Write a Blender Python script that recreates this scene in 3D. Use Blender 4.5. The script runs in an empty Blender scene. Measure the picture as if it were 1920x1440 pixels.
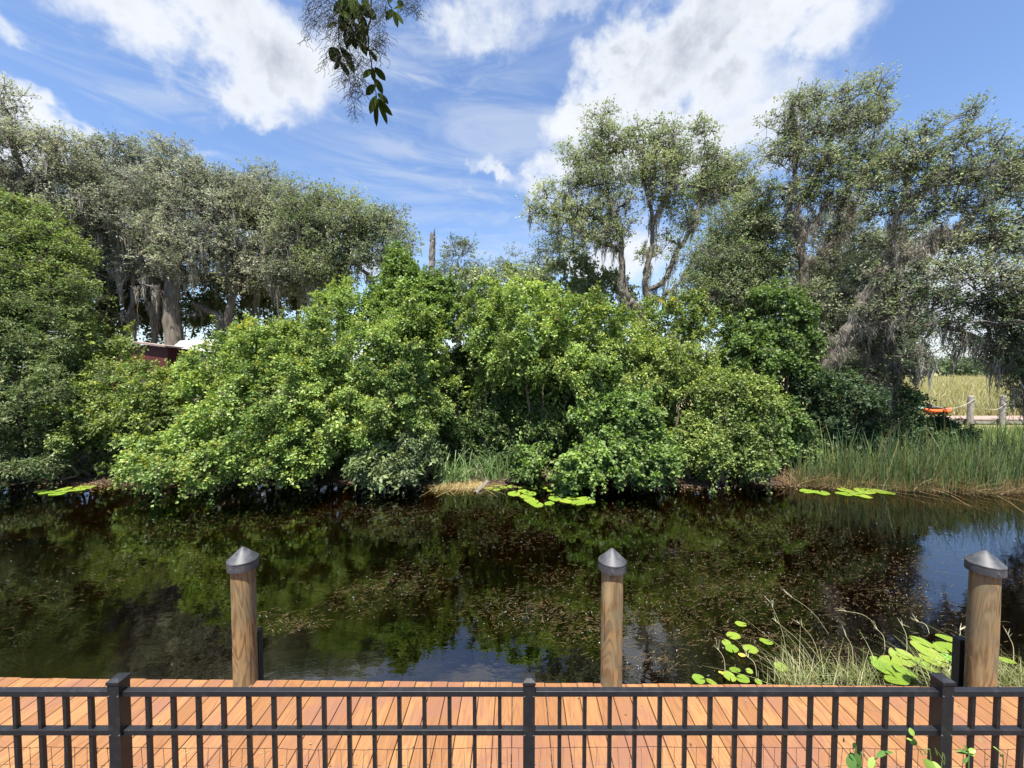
import bpy, math, random
import numpy as np
from mathutils import Vector, Matrix
random.seed(7)
rng = np.random.default_rng(11)
R = math.radians
SC = bpy.context.scene
COL = SC.collection

# ---------------------------------------------------------------- camera, sky, sun, exposure
CAMZ = 3.30
F = 721.0                      # focal length in photo pixels (1920 wide)
PITCH = math.atan(25 / F)
cam_d = bpy.data.cameras.new('camera')
cam = bpy.data.objects.new('camera', cam_d); COL.objects.link(cam)
cam.location = (0, 0, CAMZ)
cam.rotation_euler = (R(90) - PITCH, 0, 0)
cam_d.sensor_width = 36.0
cam_d.lens = 36.0 * F / 1920
cam_d.clip_start = 0.05; cam_d.clip_end = 3000
SC.camera = cam

def raydir(px, py):
    u = (px - 960) / F; v = (720 - py) / F
    c, s = math.cos(PITCH), math.sin(PITCH)
    return np.array([u, c + v * s, -s + v * c])

def P(px, py, d):
    """world point seen at photo pixel (px, py), d metres ahead of the camera"""
    r = raydir(px, py)
    return np.array([0, 0, CAMZ]) + r * (d / r[1])

def PZ(px, py, z):
    r = raydir(px, py)
    return np.array([0, 0, CAMZ]) + r * ((z - CAMZ) / r[2])

SUN_EL, SUN_AZ = R(69), R(190)      # azimuth clockwise from +Y: sun high, behind the camera
sdir = Vector((math.sin(SUN_AZ) * math.cos(SUN_EL), math.cos(SUN_AZ) * math.cos(SUN_EL), math.sin(SUN_EL)))
sd = bpy.data.lights.new('sun', 'SUN'); sd.energy = 5.0; sd.angle = R(0.5); sd.color = (1.0, 0.95, 0.86)
sun = bpy.data.objects.new('sun', sd); COL.objects.link(sun)
sun.rotation_euler = (-sdir).to_track_quat('-Z', 'Y').to_euler()
sun.location = (0, -10, 30)

SC.view_settings.view_transform = 'Standard'
SC.view_settings.look = 'None'
SC.view_settings.gamma = 1
SC.view_settings.exposure = 1.3
SC.cycles.max_bounces = 7
SC.cycles.diffuse_bounces = 4
SC.cycles.glossy_bounces = 3
SC.cycles.transmission_bounces = 3
SC.cycles.transparent_max_bounces = 8
SC.cycles.caustics_reflective = False
SC.cycles.caustics_refractive = False
SC.cycles.sample_clamp_indirect = 6

class NT:
    """tiny node-tree writer"""
    def __init__(s, tree):
        s.t = tree; s.t.nodes.clear()
    def n(s, kind, ins=None, **kw):
        nd = s.t.nodes.new(kind)
        for k, v in kw.items(): setattr(nd, k, v)
        for k, v in (ins or {}).items():
            if isinstance(v, bpy.types.NodeSocket): s.t.links.new(v, nd.inputs[k])
            else: nd.inputs[k].default_value = v
        return nd
    def math(s, op, a, b=None, c=None, clamp=False):
        ins = {0: a}
        if b is not None: ins[1] = b
        if c is not None: ins[2] = c
        return s.n('ShaderNodeMath', ins, operation=op, use_clamp=clamp).outputs[0]
    def vmath(s, op, a, b=None, out=0):
        ins = {0: a}
        if b is not None: ins[1] = b
        return s.n('ShaderNodeVectorMath', ins, operation=op).outputs[out]
    def noise(s, vec, scale, detail=4, rough=0.5, out='Fac', dist=0.0):
        return s.n('ShaderNodeTexNoise', {'Vector': vec, 'Scale': scale, 'Detail': detail, 'Roughness': rough, 'Distortion': dist}).outputs[out]
    def ramp(s, fac, stops):
        nd = s.n('ShaderNodeValToRGB', {'Fac': fac}); r = nd.color_ramp
        while len(r.elements) > 1: r.elements.remove(r.elements[-1])
        for i, (p, c) in enumerate(stops):
            e = r.elements[0] if i == 0 else r.elements.new(p)
            e.position = p; e.color = (*c, 1) if len(c) == 3 else c
        return nd.outputs['Color']
    def mix(s, fac, a, b, blend='MIX'):
        nd = s.n('ShaderNodeMix', data_type='RGBA', blend_type=blend)
        for k, v in ((0, fac), (6, a), (7, b)):
            if isinstance(v, bpy.types.NodeSocket): s.t.links.new(v, nd.inputs[k])
            else: nd.inputs[k].default_value = (*v, 1) if isinstance(v, tuple) and len(v) == 3 else v
        return nd.outputs[2]
    def smooth(s, v, a, b):
        return s.n('ShaderNodeMapRange', {'Value': v, 'From Min': a, 'From Max': b}, interpolation_type='SMOOTHSTEP').outputs[0]

# ---- sky: Nishita with cumulus and cirrus placed by direction
world = bpy.data.worlds.new('World'); SC.world = world; world.use_nodes = True
w = NT(world.node_tree)
sky = w.n('ShaderNodeTexSky', sky_type='NISHITA')
sky.sun_disc = False; sky.sun_elevation = SUN_EL; sky.sun_rotation = SUN_AZ
sky.air_density = 1.0; sky.dust_density = 0.6; sky.ozone_density = 2.0
SKY_S = 0.099
hsv = w.n('ShaderNodeHueSaturation', {'Hue': 0.505, 'Saturation': 1.08, 'Value': 1.0, 'Color': sky.outputs[0]})
tc = w.n('ShaderNodeTexCoord').outputs['Generated']
wn = w.n('ShaderNodeTexNoise', {'Vector': tc, 'Scale': 5.0, 'Detail': 5.0, 'Roughness': 0.62}).outputs['Color']
warp = w.vmath('MULTIPLY', w.vmath('SUBTRACT', wn, (0.5, 0.5, 0.5)), (0.27, 0.27, 0.22))
pos = w.vmath('ADD', tc, warp)
# (px, py, half-width, half-height, weight) of each cloud mass
blobs = [(430, 40, 230, 95, 1.0), (560, 120, 95, 80, .95), (330, 20, 150, 50, .85), (470, 150, 90, 50, .8), (520, 205, 60, 26, .65),
         (880, 55, 120, 45, .62), (1000, 15, 170, 32, .5), (1180, 30, 60, 30, .3),
         (1400, 25, 260, 80, 1.1), (1220, 130, 130, 85, 1.1), (1140, 200, 90, 80, 1.05), (1320, 200, 110, 80, 1.0), (1290, 270, 240, 70, .85), (1560, 40, 120, 70, .9),
         (1420, 230, 50, 40, .8), (930, 340, 70, 16, .8), (1075, 320, 60, 30, .7), (1060, 370, 60, 40, .55),
         (120, 225, 110, 24, .7), (230, 285, 110, 24, .65), (380, 272, 50, 9, .5), (20, 70, 60, 20, .5), 
         (100, 320, 300, 90, .55), (1580, 260, 90, 40, .5), (1150, 500, 120, 50, .8), (700, 500, 70, 30, .6), (1820, 560, 200, 110, .75), (520, 430, 200, 60, .5),
         (-600, 200, 400, 160, .9), (2700, 150, 500, 200, .8)]
cov = None
for bx, by, rx, ry, wt in blobs:
    c = raydir(bx, by); c /= np.linalg.norm(c)
    cx = raydir(bx + rx, by); cx /= np.linalg.norm(cx)
    cy = raydir(bx, by + ry); cy /= np.linalg.norm(cy)
    sx = max(np.linalg.norm(cx - c), .02); sz = max(np.linalg.norm(cy - c), .012)
    d = w.vmath('SUBTRACT', pos, tuple(c))
    d = w.vmath('MULTIPLY', d, (1 / sx, 1 / max(sx, sz), 1 / sz))
    ln = w.vmath('LENGTH', d, out=1)
    g = w.math('MULTIPLY', w.math('SUBTRACT', 1.45, ln, clamp=False), wt)
    g = w.math('MINIMUM', g, wt)
    cov = g if cov is None else w.n('ShaderNodeMath', {0: cov, 1: g, 2: 0.25}, operation='SMOOTH_MAX').outputs[0]
fine = w.noise(tc, 10.0, 9, 0.64)
cover = w.math('ADD', cov, w.math('MULTIPLY', w.math('SUBTRACT', fine, 0.5), 1.5))
alpha = w.smooth(cover, 0.08, 0.90)
# cirrus: long fine streaks
cv = w.n('ShaderNodeMapping', {'Vector': tc, 'Rotation': (0, R(38), 0), 'Scale': (1.3, 1.3, 7.0)}).outputs[0]
ci = w.noise(cv, 3.2, 7, 0.62, dist=0.8)
cm = w.noise(tc, 2.1, 2, 0.5)
cc_ = raydir(900, 330); cc_ /= np.linalg.norm(cc_)
near_c = w.smooth(w.vmath('LENGTH', w.vmath('SUBTRACT', tc, tuple(cc_)), out=1), 0.55, 0.10)
veil = w.math('MULTIPLY', near_c, w.smooth(w.noise(cv, 1.6, 6, 0.6, dist=1.2), 0.36, 0.66))
cirrus = w.math('MAXIMUM', w.math('MULTIPLY', w.smooth(ci, 0.46, 0.80), w.smooth(cm, 0.40, 0.62)), w.math('MULTIPLY', veil, 0.85))
cirrus = w.math('MULTIPLY', cirrus, 0.66)
z = w.n('ShaderNodeSeparateXYZ', {0: tc}).outputs[2]
low = w.math('MULTIPLY', w.smooth(z, 0.26, -0.02), 0.55)
thin = w.math('MAXIMUM', cirrus, low)
shade = w.noise(w.vmath('ADD', tc, (0.02, 0, 0.05)), 6.0, 6, 0.6)
thick = w.smooth(cover, 0.65, 1.45)
grey = w.math('MULTIPLY', thick, w.smooth(shade, 0.66, 0.34))
ccol = w.mix(grey, (0.385, 0.40, 0.42), (0.185, 0.205, 0.245))
skyb = w.mix(1.0, hsv.outputs[0], (SKY_S, SKY_S, SKY_S), 'MULTIPLY')
m1 = w.mix(thin, skyb, (0.285, 0.32, 0.375))
m2 = w.mix(w.math('MULTIPLY', alpha, 0.96), m1, ccol)
bg = w.n('ShaderNodeBackground', {'Color': m2, 'Strength': 1.0})
w.n('ShaderNodeOutputWorld', {'Surface': bg.outputs[0]})

# ---------------------------------------------------------------- materials
def new_mat(name):
    m = bpy.data.materials.new(name); m.use_nodes = True
    return m, NT(m.node_tree)

def out(nt, sh, disp=None):
    nt.n('ShaderNodeOutputMaterial', {'Surface': sh})

def principled(nt, col, rough=0.6, bump=None, bump_s=0.3, bump_d=0.01, **kw):
    ins = {'Roughness': rough}
    ins['Base Color'] = (*col, 1) if isinstance(col, tuple) and len(col) == 3 else col
    ins.update(kw)
    p = nt.n('ShaderNodeBsdfPrincipled', ins)
    if bump is not None:
        b = nt.n('ShaderNodeBump', {'Height': bump, 'Strength': bump_s, 'Distance': bump_d})
        nt.t.links.new(b.outputs[0], p.inputs['Normal'])
    return p.outputs[0]

def leaf_material(name, trans=0.35, gloss=0.06, rough=0.45, tt=(1.25, 1.35, 0.55)):
    m, nt = new_mat(name)
    at = nt.n('ShaderNodeAttribute', attribute_name='Col').outputs['Color']
    d = nt.n('ShaderNodeBsdfDiffuse', {'Color': at}).outputs[0]
    tcol = nt.mix(1.0, at, tt, 'MULTIPLY')
    t = nt.n('ShaderNodeBsdfTranslucent', {'Color': tcol}).outputs[0]
    a = nt.n('ShaderNodeMixShader', {0: trans, 1: d, 2: t}).outputs[0]
    g = nt.n('ShaderNodeBsdfGlossy', {'Color': (1, 1, 1, 1), 'Roughness': rough}).outputs[0]
    out(nt, nt.n('ShaderNodeMixShader', {0: gloss, 1: a, 2: g}).outputs[0])
    return m
M_leaf = leaf_material('leaf', 0.36, 0.016, 0.42, (1.2, 1.25, .6))
M_tree_leaf = leaf_material('tree_leaf', 0.42, 0.02, 0.45, (1.08, 1.12, .85))
M_branch_leaf = leaf_material('branch_leaf', 0.30, 0.0, 0.5)
M_blade = leaf_material('blade', 0.25, 0.03, 0.5)
M_pad = leaf_material('pad', 0.15, 0.04, 0.35)

m, nt = new_mat('moss')
at = nt.n('ShaderNodeAttribute', attribute_name='Col').outputs['Color']
out(nt, nt.n('ShaderNodeMixShader', {0: 0.25, 1: nt.n('ShaderNodeBsdfDiffuse', {'Color': at}).outputs[0], 2: nt.n('ShaderNodeBsdfTranslucent', {'Color': at}).outputs[0]}).outputs[0])
M_moss = m

def bark(name, a, b, scale=6.0):
    m, nt = new_mat(name)
    oc = nt.n('ShaderNodeTexCoord').outputs['Object']
    mp = nt.n('ShaderNodeMapping', {'Vector': oc, 'Scale': (1, 1, 0.22)}).outputs[0]
    n1 = nt.noise(mp, scale, 8, 0.7)
    n2 = nt.noise(oc, 1.3, 4, 0.6)
    c = nt.mix(nt.smooth(n1, .3, .7), a, b)
    c = nt.mix(nt.math('MULTIPLY', nt.smooth(n2, .45, .75), .6), c, (0.18, 0.175, 0.14))
    out(nt, principled(nt, c, 0.9, n1, 0.8, 0.03))
    return m
M_bark = bark('oak_bark', (0.05, 0.04, 0.03), (0.17, 0.145, 0.115))
M_bark_grey = bark('grey_bark', (0.07, 0.06, 0.05), (0.26, 0.23, 0.20))
M_twig = bark('twig_bark', (0.07, 0.055, 0.035), (0.18, 0.14, 0.09), 20)

# pile wood: long grain with flowing rings and pale worn patches
m, nt = new_mat('pile_wood')
oc = nt.n('ShaderNodeTexCoord').outputs['Object']
oi = nt.n('ShaderNodeObjectInfo').outputs['Random']
off = nt.n('ShaderNodeCombineXYZ', {0: nt.math('MULTIPLY', oi, 7.0), 1: nt.math('MULTIPLY', oi, 3.0), 2: nt.math('MULTIPLY', oi, 11.0)}).outputs[0]
oc2 = nt.vmath('ADD', oc, off)
mp = nt.n('ShaderNodeMapping', {'Vector': oc2, 'Scale': (1, 1, 0.16)}).outputs[0]
base = nt.noise(mp, 7.0, 3, 0.5, dist=0.6)
rings = nt.math('SINE', nt.math('MULTIPLY', base, 62.0))
fib = nt.noise(nt.n('ShaderNodeMapping', {'Vector': oc2, 'Scale': (1, 1, 0.04)}).outputs[0], 90.0, 3, 0.6)
c = nt.mix(nt.smooth(rings, -0.9, 0.9), (0.12, 0.066, 0.024), (0.25, 0.155, 0.065))
c = nt.mix(nt.smooth(nt.noise(mp, 12.0, 5, 0.6), 0.5, 0.72), c, (0.31, 0.22, 0.11))
c = nt.mix(nt.math('MULTIPLY', nt.smooth(nt.noise(oc2, 3.0, 4, 0.6), 0.36, 0.62), .8), c, (0.15, 0.13, 0.08))
c = nt.mix(nt.math('MULTIPLY', nt.smooth(fib, 0.5, 0.75), 0.35), c, (0.10, 0.06, 0.03))
crk = nt.smooth(nt.noise(nt.n('ShaderNodeMapping', {'Vector': oc2, 'Scale': (1, 1, 0.07)}).outputs[0], 22.0, 3, 0.5), 0.66, 0.70)
c = nt.mix(nt.math('MULTIPLY', crk, .75), c, (0.05, 0.03, 0.015))
out(nt, principled(nt, c, 0.75, nt.math('SUBTRACT', fib, crk), 0.35, 0.004))
M_pile = m

m, nt = new_mat('cap_plastic')
n1 = nt.noise(nt.n('ShaderNodeTexCoord').outputs['Object'], 14, 5, 0.6)
out(nt, principled(nt, nt.mix(nt.smooth(n1, .4, .75), (0.035, 0.037, 0.042), (0.085, 0.085, 0.09)), nt.math('MULTIPLY_ADD', n1, 0.25, 0.42), n1, 0.05, 0.003))
M_cap = m
m, nt = new_mat('black_metal')
n1 = nt.noise(nt.n('ShaderNodeTexCoord').outputs['Object'], 30, 5, 0.6)
out(nt, principled(nt, nt.mix(nt.smooth(n1, .5, .8), (0.013, 0.013, 0.015), (0.026, 0.026, 0.029)), nt.math('MULTIPLY_ADD', n1, 0.3, 0.28), n1, 0.08, 0.001))
M_black = m
m, nt = new_mat('rusty_wire')
n1 = nt.noise(nt.n('ShaderNodeTexCoord').outputs['Object'], 25, 3, 0.6)
out(nt, principled(nt, nt.mix(n1, (0.05, 0.035, 0.03), (0.16, 0.10, 0.07)), 0.6))
M_wire = m
m, nt = new_mat('screw_steel')
out(nt, principled(nt, (0.25, 0.25, 0.26), 0.35, Metallic=0.8)); M_screw = m

# deck boards: tint per board, long grain, knots
m, nt = new_mat('deck_wood')
oc = nt.n('ShaderNodeTexCoord').outputs['Object']
tint = nt.n('ShaderNodeAttribute', attribute_name='Col').outputs['Color']
sp = nt.n('ShaderNodeSeparateXYZ', {0: tint})
bo = nt.n('ShaderNodeCombineXYZ', {0: nt.math('MULTIPLY', sp.outputs[0], 3.0), 1: nt.math('MULTIPLY', sp.outputs[1], 40.0), 2: 0.0}).outputs[0]
ov = nt.vmath('ADD', oc, bo)
gm = nt.n('ShaderNodeMapping', {'Vector': ov, 'Scale': (1, 0.10, 1)}).outputs[0]
g0 = nt.noise(gm, 9.0, 2, 0.5, dist=0.35)
g1 = nt.math('SINE', nt.math('MULTIPLY', g0, 75.0))
fibd = nt.noise(nt.n('ShaderNodeMapping', {'Vector': ov, 'Scale': (1, 0.03, 1)}).outputs[0], 150.0, 4, 0.65)
c = nt.mix(nt.smooth(sp.outputs[0], 0.0, 1.0), (0.225, 0.103, 0.037), (0.305, 0.152, 0.056))
c = nt.mix(nt.math('MULTIPLY', nt.smooth(g1, -0.2, 1.0), 0.42), c, (0.15, 0.055, 0.022))
c = nt.mix(nt.math('MULTIPLY', nt.smooth(fibd, 0.5, 0.72), 0.40), c, (0.11, 0.042, 0.02))
st = nt.noise(oc, 1.6, 5, 0.6)
c = nt.mix(nt.math('MULTIPLY', nt.smooth(st, 0.45, 0.66), 0.75), c, (0.19, 0.085, 0.055))
vo = nt.n('ShaderNodeTexVoronoi', {'Vector': nt.n('ShaderNodeMapping', {'Vector': ov, 'Scale': (1, 0.55, 1)}).outputs[0], 'Scale': 2.1}).outputs['Distance']
c = nt.mix(nt.smooth(vo, 0.045, 0.012), c, (0.20, 0.075, 0.03))
out(nt, principled(nt, c, 0.62, nt.math('ADD', fibd, nt.math('MULTIPLY', g1, 0.15)), 0.25, 0.002))
M_deck = m

m, nt = new_mat('ground_soil')
oc = nt.n('ShaderNodeTexCoord').outputs['Object']
y = nt.n('ShaderNodeSeparateXYZ', {0: oc}).outputs[1]
n1 = nt.noise(oc, 2.5, 8, 0.65); n2 = nt.noise(oc, 0.05, 5, 0.6)
mud = nt.mix(nt.smooth(n1, .35, .7), (0.018, 0.012, 0.007), (0.07, 0.042, 0.02))
mea = nt.mix(nt.smooth(n2, .4, .65), (0.26, 0.23, 0.10), (0.20, 0.21, 0.07))
mea = nt.mix(nt.math('MULTIPLY', nt.smooth(nt.noise(oc, .15, 6, .7), .5, .7), .5), mea, (0.36, 0.22, 0.13))
c = nt.mix(nt.smooth(nt.math('ADD', y, nt.math('MULTIPLY', n1, 4.0)), 18.0, 24.0), mud, mea)
out(nt, principled(nt, c, 0.95, n1, 0.6, 0.05)); M_ground = m

m, nt = new_mat('lake_bed')
oc = nt.n('ShaderNodeTexCoord').outputs['Object']
n1 = nt.noise(oc, 1.1, 8, 0.62); n2 = nt.noise(oc, 9.0, 6, 0.7)
c = nt.mix(nt.smooth(n1, .42, .70), (0.008, 0.007, 0.005), (0.05, 0.032, 0.014))
c = nt.mix(nt.math('MULTIPLY', nt.smooth(n2, .5, .7), .5), c, (0.07, 0.045, 0.02))
out(nt, principled(nt, c, 1.0)); M_bed = m

# water: tannin-dark, clear enough near the surface to see weeds, mirror-like with a faint ripple
m, nt = new_mat('dark_water')
oc = nt.n('ShaderNodeTexCoord').outputs['Object']
r1 = nt.noise(nt.n('ShaderNodeMapping', {'Vector': oc, 'Scale': (1, 1.6, 1)}).outputs[0], 3.0, 3, 0.5)
r2 = nt.noise(nt.n('ShaderNodeMapping', {'Vector': oc, 'Scale': (1, 2.2, 1)}).outputs[0], 22.0, 2, 0.5)
h = nt.math('ADD', nt.math('MULTIPLY', r1, 1.0), nt.math('MULTIPLY', nt.math('MULTIPLY', r2, nt.smooth(nt.noise(oc, 0.5, 2, .5), .42, .62)), 0.16))
bmp = nt.n('ShaderNodeBump', {'Height': h, 'Strength': 0.075, 'Distance': 0.03}).outputs[0]
fr = nt.n('ShaderNodeFresnel', {'IOR': 2.2, 'Normal': bmp}).outputs[0]
gl = nt.n('ShaderNodeBsdfGlossy', {'Color': (1, 1, 1, 1), 'Roughness': 0.012, 'Normal': bmp}).outputs[0]
tr = nt.n('ShaderNodeBsdfTransparent', {'Color': (0.21, 0.13, 0.06, 1)}).outputs[0]
out(nt, nt.n('ShaderNodeMixShader', {0: fr, 1: tr, 2: gl}).outputs[0]); M_water = m

def plain(name, col, rough=0.7, var=None, scale=6.0):
    m, nt = new_mat(name)
    oc = nt.n('ShaderNodeTexCoord').outputs['Object']
    n1 = nt.noise(oc, scale, 6, 0.65)
    out(nt, principled(nt, nt.mix(nt.smooth(n1, .35, .7), col, var or tuple(v * .7 for v in col)), rough, n1, 0.2, 0.01))
    return m
M_red = plain('red_paint', (0.10, 0.010, 0.009), .8, (0.05, 0.008, 0.007), 3)
M_tin = plain('tin_roof', (0.52, 0.52, 0.50), .5, (0.24, 0.22, 0.20), 4)
M_rust = plain('rusty_edge', (0.24, 0.17, 0.15), .7, (0.38, 0.30, 0.27), 9)
M_greywood = plain('grey_wood', (0.30, 0.28, 0.25), .8, (0.18, 0.16, 0.14), 7)
M_pinkwood = plain('pinkish_boards', (0.34, 0.24, 0.19), .8, (0.26, 0.18, 0.14), 3)  # pale pinkish wood of the far boardwalk
M_rope = plain('rope', (0.42, 0.39, 0.32), .8)
M_orange = plain('orange_plastic', (0.75, 0.12, 0.02), .4)
M_teal = plain('pale_teal_plastic', (0.35, 0.60, 0.52), .4)
M_lattice = plain('grey_block', (0.26, 0.26, 0.30), .8)

# ---------------------------------------------------------------- mesh helpers
def link(name, me, parent=None, mat=None):
    o = bpy.data.objects.new(name, me); COL.objects.link(o)
    if mat is not None: me.materials.append(mat)
    if parent is not None: o.parent = parent
    return o

def tag(o, label, cat, group=None, kind=None):
    if label: o['label'] = label
    if cat: o['category'] = cat
    if group: o['group'] = group
    if kind: o['kind'] = kind
    return o

def thing(name, label, cat, loc=(0, 0, 0), group=None):
    o = bpy.data.objects.new(name, None); COL.objects.link(o); o.location = tuple(float(v) for v in loc)
    o.empty_display_size = .2
    return tag(o, label, cat, group)

def np_mesh(name, V, Q, col=None, smooth=False):
    """V (n,3), Q (m,k) faces of k corners"""
    V = np.asarray(V, np.float32); Q = np.asarray(Q, np.int32)
    me = bpy.data.meshes.new(name)
    me.vertices.add(len(V)); me.vertices.foreach_set('co', V.ravel())
    k = Q.shape[1]
    me.loops.add(Q.size); me.loops.foreach_set('vertex_index', Q.ravel())
    me.polygons.add(len(Q)); me.polygons.foreach_set('loop_start', np.arange(0, Q.size, k, dtype=np.int32))
    me.polygons.foreach_set('use_smooth', np.full(len(Q), bool(smooth)))
    me.update(calc_edges=True)
    if col is not None:
        a = me.attributes.new('Col', 'FLOAT_COLOR', 'POINT')
        c4 = np.ones((len(V), 4), np.float32); c4[:, :3] = col
        a.data.foreach_set('color', c4.ravel())
    return me

def nrm(v):
    return v / np.maximum(np.linalg.norm(v, axis=-1, keepdims=True), 1e-9)

class Geo:
    """gathers quads with a colour per vertex"""
    def __init__(s): s.V = []; s.Q = []; s.C = []; s.n = 0
    def add(s, V, Q, C=None):
        V = np.asarray(V, float).reshape(-1, 3); Q = np.asarray(Q, int)
        s.V.append(V); s.Q.append(Q + s.n); s.n += len(V)
        s.C.append(np.broadcast_to(np.asarray(C if C is not None else (.5, .5, .5), float), V.shape))
    def obj(s, name, mat, parent=None, smooth=False, origin=None):
        V = np.concatenate(s.V); o0 = np.zeros(3)
        if parent is not None: o0 = np.array(parent.location)
        elif origin is not None: o0 = np.asarray(origin, float)
        me = np_mesh(name, V - o0, np.concatenate(s.Q), np.concatenate(s.C), smooth)
        o = link(name, me, parent, mat)
        if parent is None and origin is not None: o.location = tuple(o0)
        return o
    # -- leaves: folded rhombus each
    def leaves(s, C, N, T, L, W, col, fold=0.12):
        N = nrm(N); T = nrm(T - N * (T * N).sum(1, keepdims=True)); B = np.cross(N, T)
        L = np.asarray(L).reshape(-1, 1); W = np.asarray(W).reshape(-1, 1)
        mid = C + T * L * .45 + N * L * fold
        V = np.stack([C, mid + B * W * .5, C + T * L, mid - B * W * .5], 1).reshape(-1, 3)
        s.add(V, np.arange(len(V)).reshape(-1, 4), np.repeat(col, 4, 0))
    # -- ribbons: strands of k points
    def ribbons(s, pts, width, side, col):
        """pts (m,k,3), width (m,k), side (m,3)"""
        m_, k = pts.shape[:2]
        a = pts + side[:, None] * width[..., None] * .5; b = pts - side[:, None] * width[..., None] * .5
        V = np.stack([a, b], 2).reshape(-1, 3)
        i = (np.arange(m_) * 2 * k)[:, None] + (np.arange(k - 1) * 2)[None]
        Q = np.stack([i, i + 1, i + 3, i + 2], -1).reshape(-1, 4)
        s.add(V, Q, np.repeat(col, 2 * k, 0))
    # -- sticks: straight three-sided tapered twigs
    def sticks(s, A, B, r0, r1, col=(.5, .5, .5)):
        d = nrm(B - A); u = nrm(np.cross(d, np.array([.31, .22, .93]))); v = np.cross(d, u)
        r0 = np.broadcast_to(r0, (len(A),))[:, None]; r1 = np.broadcast_to(r1, (len(A),))[:, None]
        vs = []
        for r, Q in ((r0, A), (r1, B)):
            for k in range(3):
                t = k * 2.0944; vs.append(Q + (u * math.cos(t) + v * math.sin(t)) * r)
        V = np.stack(vs, 1).reshape(-1, 3); i = (np.arange(len(A)) * 6)[:, None, None]
        f = np.array([[0, 1, 4, 3], [1, 2, 5, 4], [2, 0, 3, 5]])[None]
        s.add(V, (i + f).reshape(-1, 4), col)
    def tube(s, pts, rad, sides=8, col=(.5, .5, .5), lump=0.0, cap=True):
        pts = np.asarray(pts, float); k = len(pts); rad = np.broadcast_to(rad, (k,))
        d = nrm(np.gradient(pts, axis=0)); u = np.cross(d[0], [.3, .2, .93]); u /= np.linalg.norm(u); V = []
        for i in range(k):
            u = u - d[i] * (u @ d[i]); u /= np.linalg.norm(u); v = np.cross(d[i], u)
            t = np.arange(sides) * 2 * math.pi / sides
            rr = rad[i] * (1 + (rng.uniform(-lump, lump, sides) if lump else 0))
            V.append(pts[i] + (np.outer(np.cos(t) * rr, u) + np.outer(np.sin(t) * rr, v)))
        V = np.concatenate(V); Q = []
        for i in range(k - 1):
            for j in range(sides):
                a = i * sides + j; b = i * sides + (j + 1) % sides
                Q.append((a, b, b + sides, a + sides))
        if cap and sides % 2 == 0:
            e = (k - 1) * sides
            for j in range(1, sides // 2):
                Q.append((e + j - 1 if j > 1 else e, e + j, e + sides - j - 1, e + sides - j if j > 1 else e + sides - 1))
        s.add(V, Q, col)
    def box(s, c, size, rotz=0.0, col=(.5, .5, .5), bev=0.0):
        x, y_, z_ = (v / 2 for v in size)
        if bev <= 0:
            V = np.array([(i, j, k) for k in (-z_, z_) for j in (-y_, y_) for i in (-x, x)], float)
            Q = [(0, 2, 3, 1), (4, 5, 7, 6), (0, 1, 5, 4), (2, 6, 7, 3), (0, 4, 6, 2), (1, 3, 7, 5)]
        else:
            b = bev
            ring = lambda zz, q: [(-x + q, -y_ + q, zz), (x - q, -y_ + q, zz), (x - q, y_ - q, zz), (-x + q, y_ - q, zz)]
            V = np.array(ring(-z_, b) + ring(-z_ + b, 0) + ring(z_ - b, 0) + ring(z_, b), float)
            Q = [(3, 2, 1, 0), (12, 13, 14, 15)]
            for l in range(3):
                for j in range(4):
                    a = l * 4 + j; n_ = l * 4 + (j + 1) % 4; Q.append((a, n_, n_ + 4, a + 4))
        cs, sn = math.cos(rotz), math.sin(rotz)
        V = np.stack([V[:, 0] * cs - V[:, 1] * sn, V[:, 0] * sn + V[:, 1] * cs, V[:, 2]], 1) + np.asarray(c)
        s.add(V, Q, col)
    def lathe(s, c, prof, sides=32, col=(.5, .5, .5)):
        t = np.arange(sides) * 2 * math.pi / sides
        V = np.concatenate([np.stack([np.cos(t) * r, np.sin(t) * r, np.full(sides, zz)], 1) for r, zz in prof]) + np.asarray(c)
        Q = [(i * sides + j, i * sides + (j + 1) % sides, (i + 1) * sides + (j + 1) % sides, (i + 1) * sides + j) for i in range(len(prof) - 1) for j in range(sides)]
        s.add(V, Q, col)

def mixpal(pal, n):
    """n colours drawn between neighbours of a palette"""
    pal = np.array(pal); i = rng.integers(0, len(pal), n); j = rng.integers(0, len(pal), n); t = rng.random((n, 1))
    return pal[i] * t + pal[j] * (1 - t)

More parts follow.
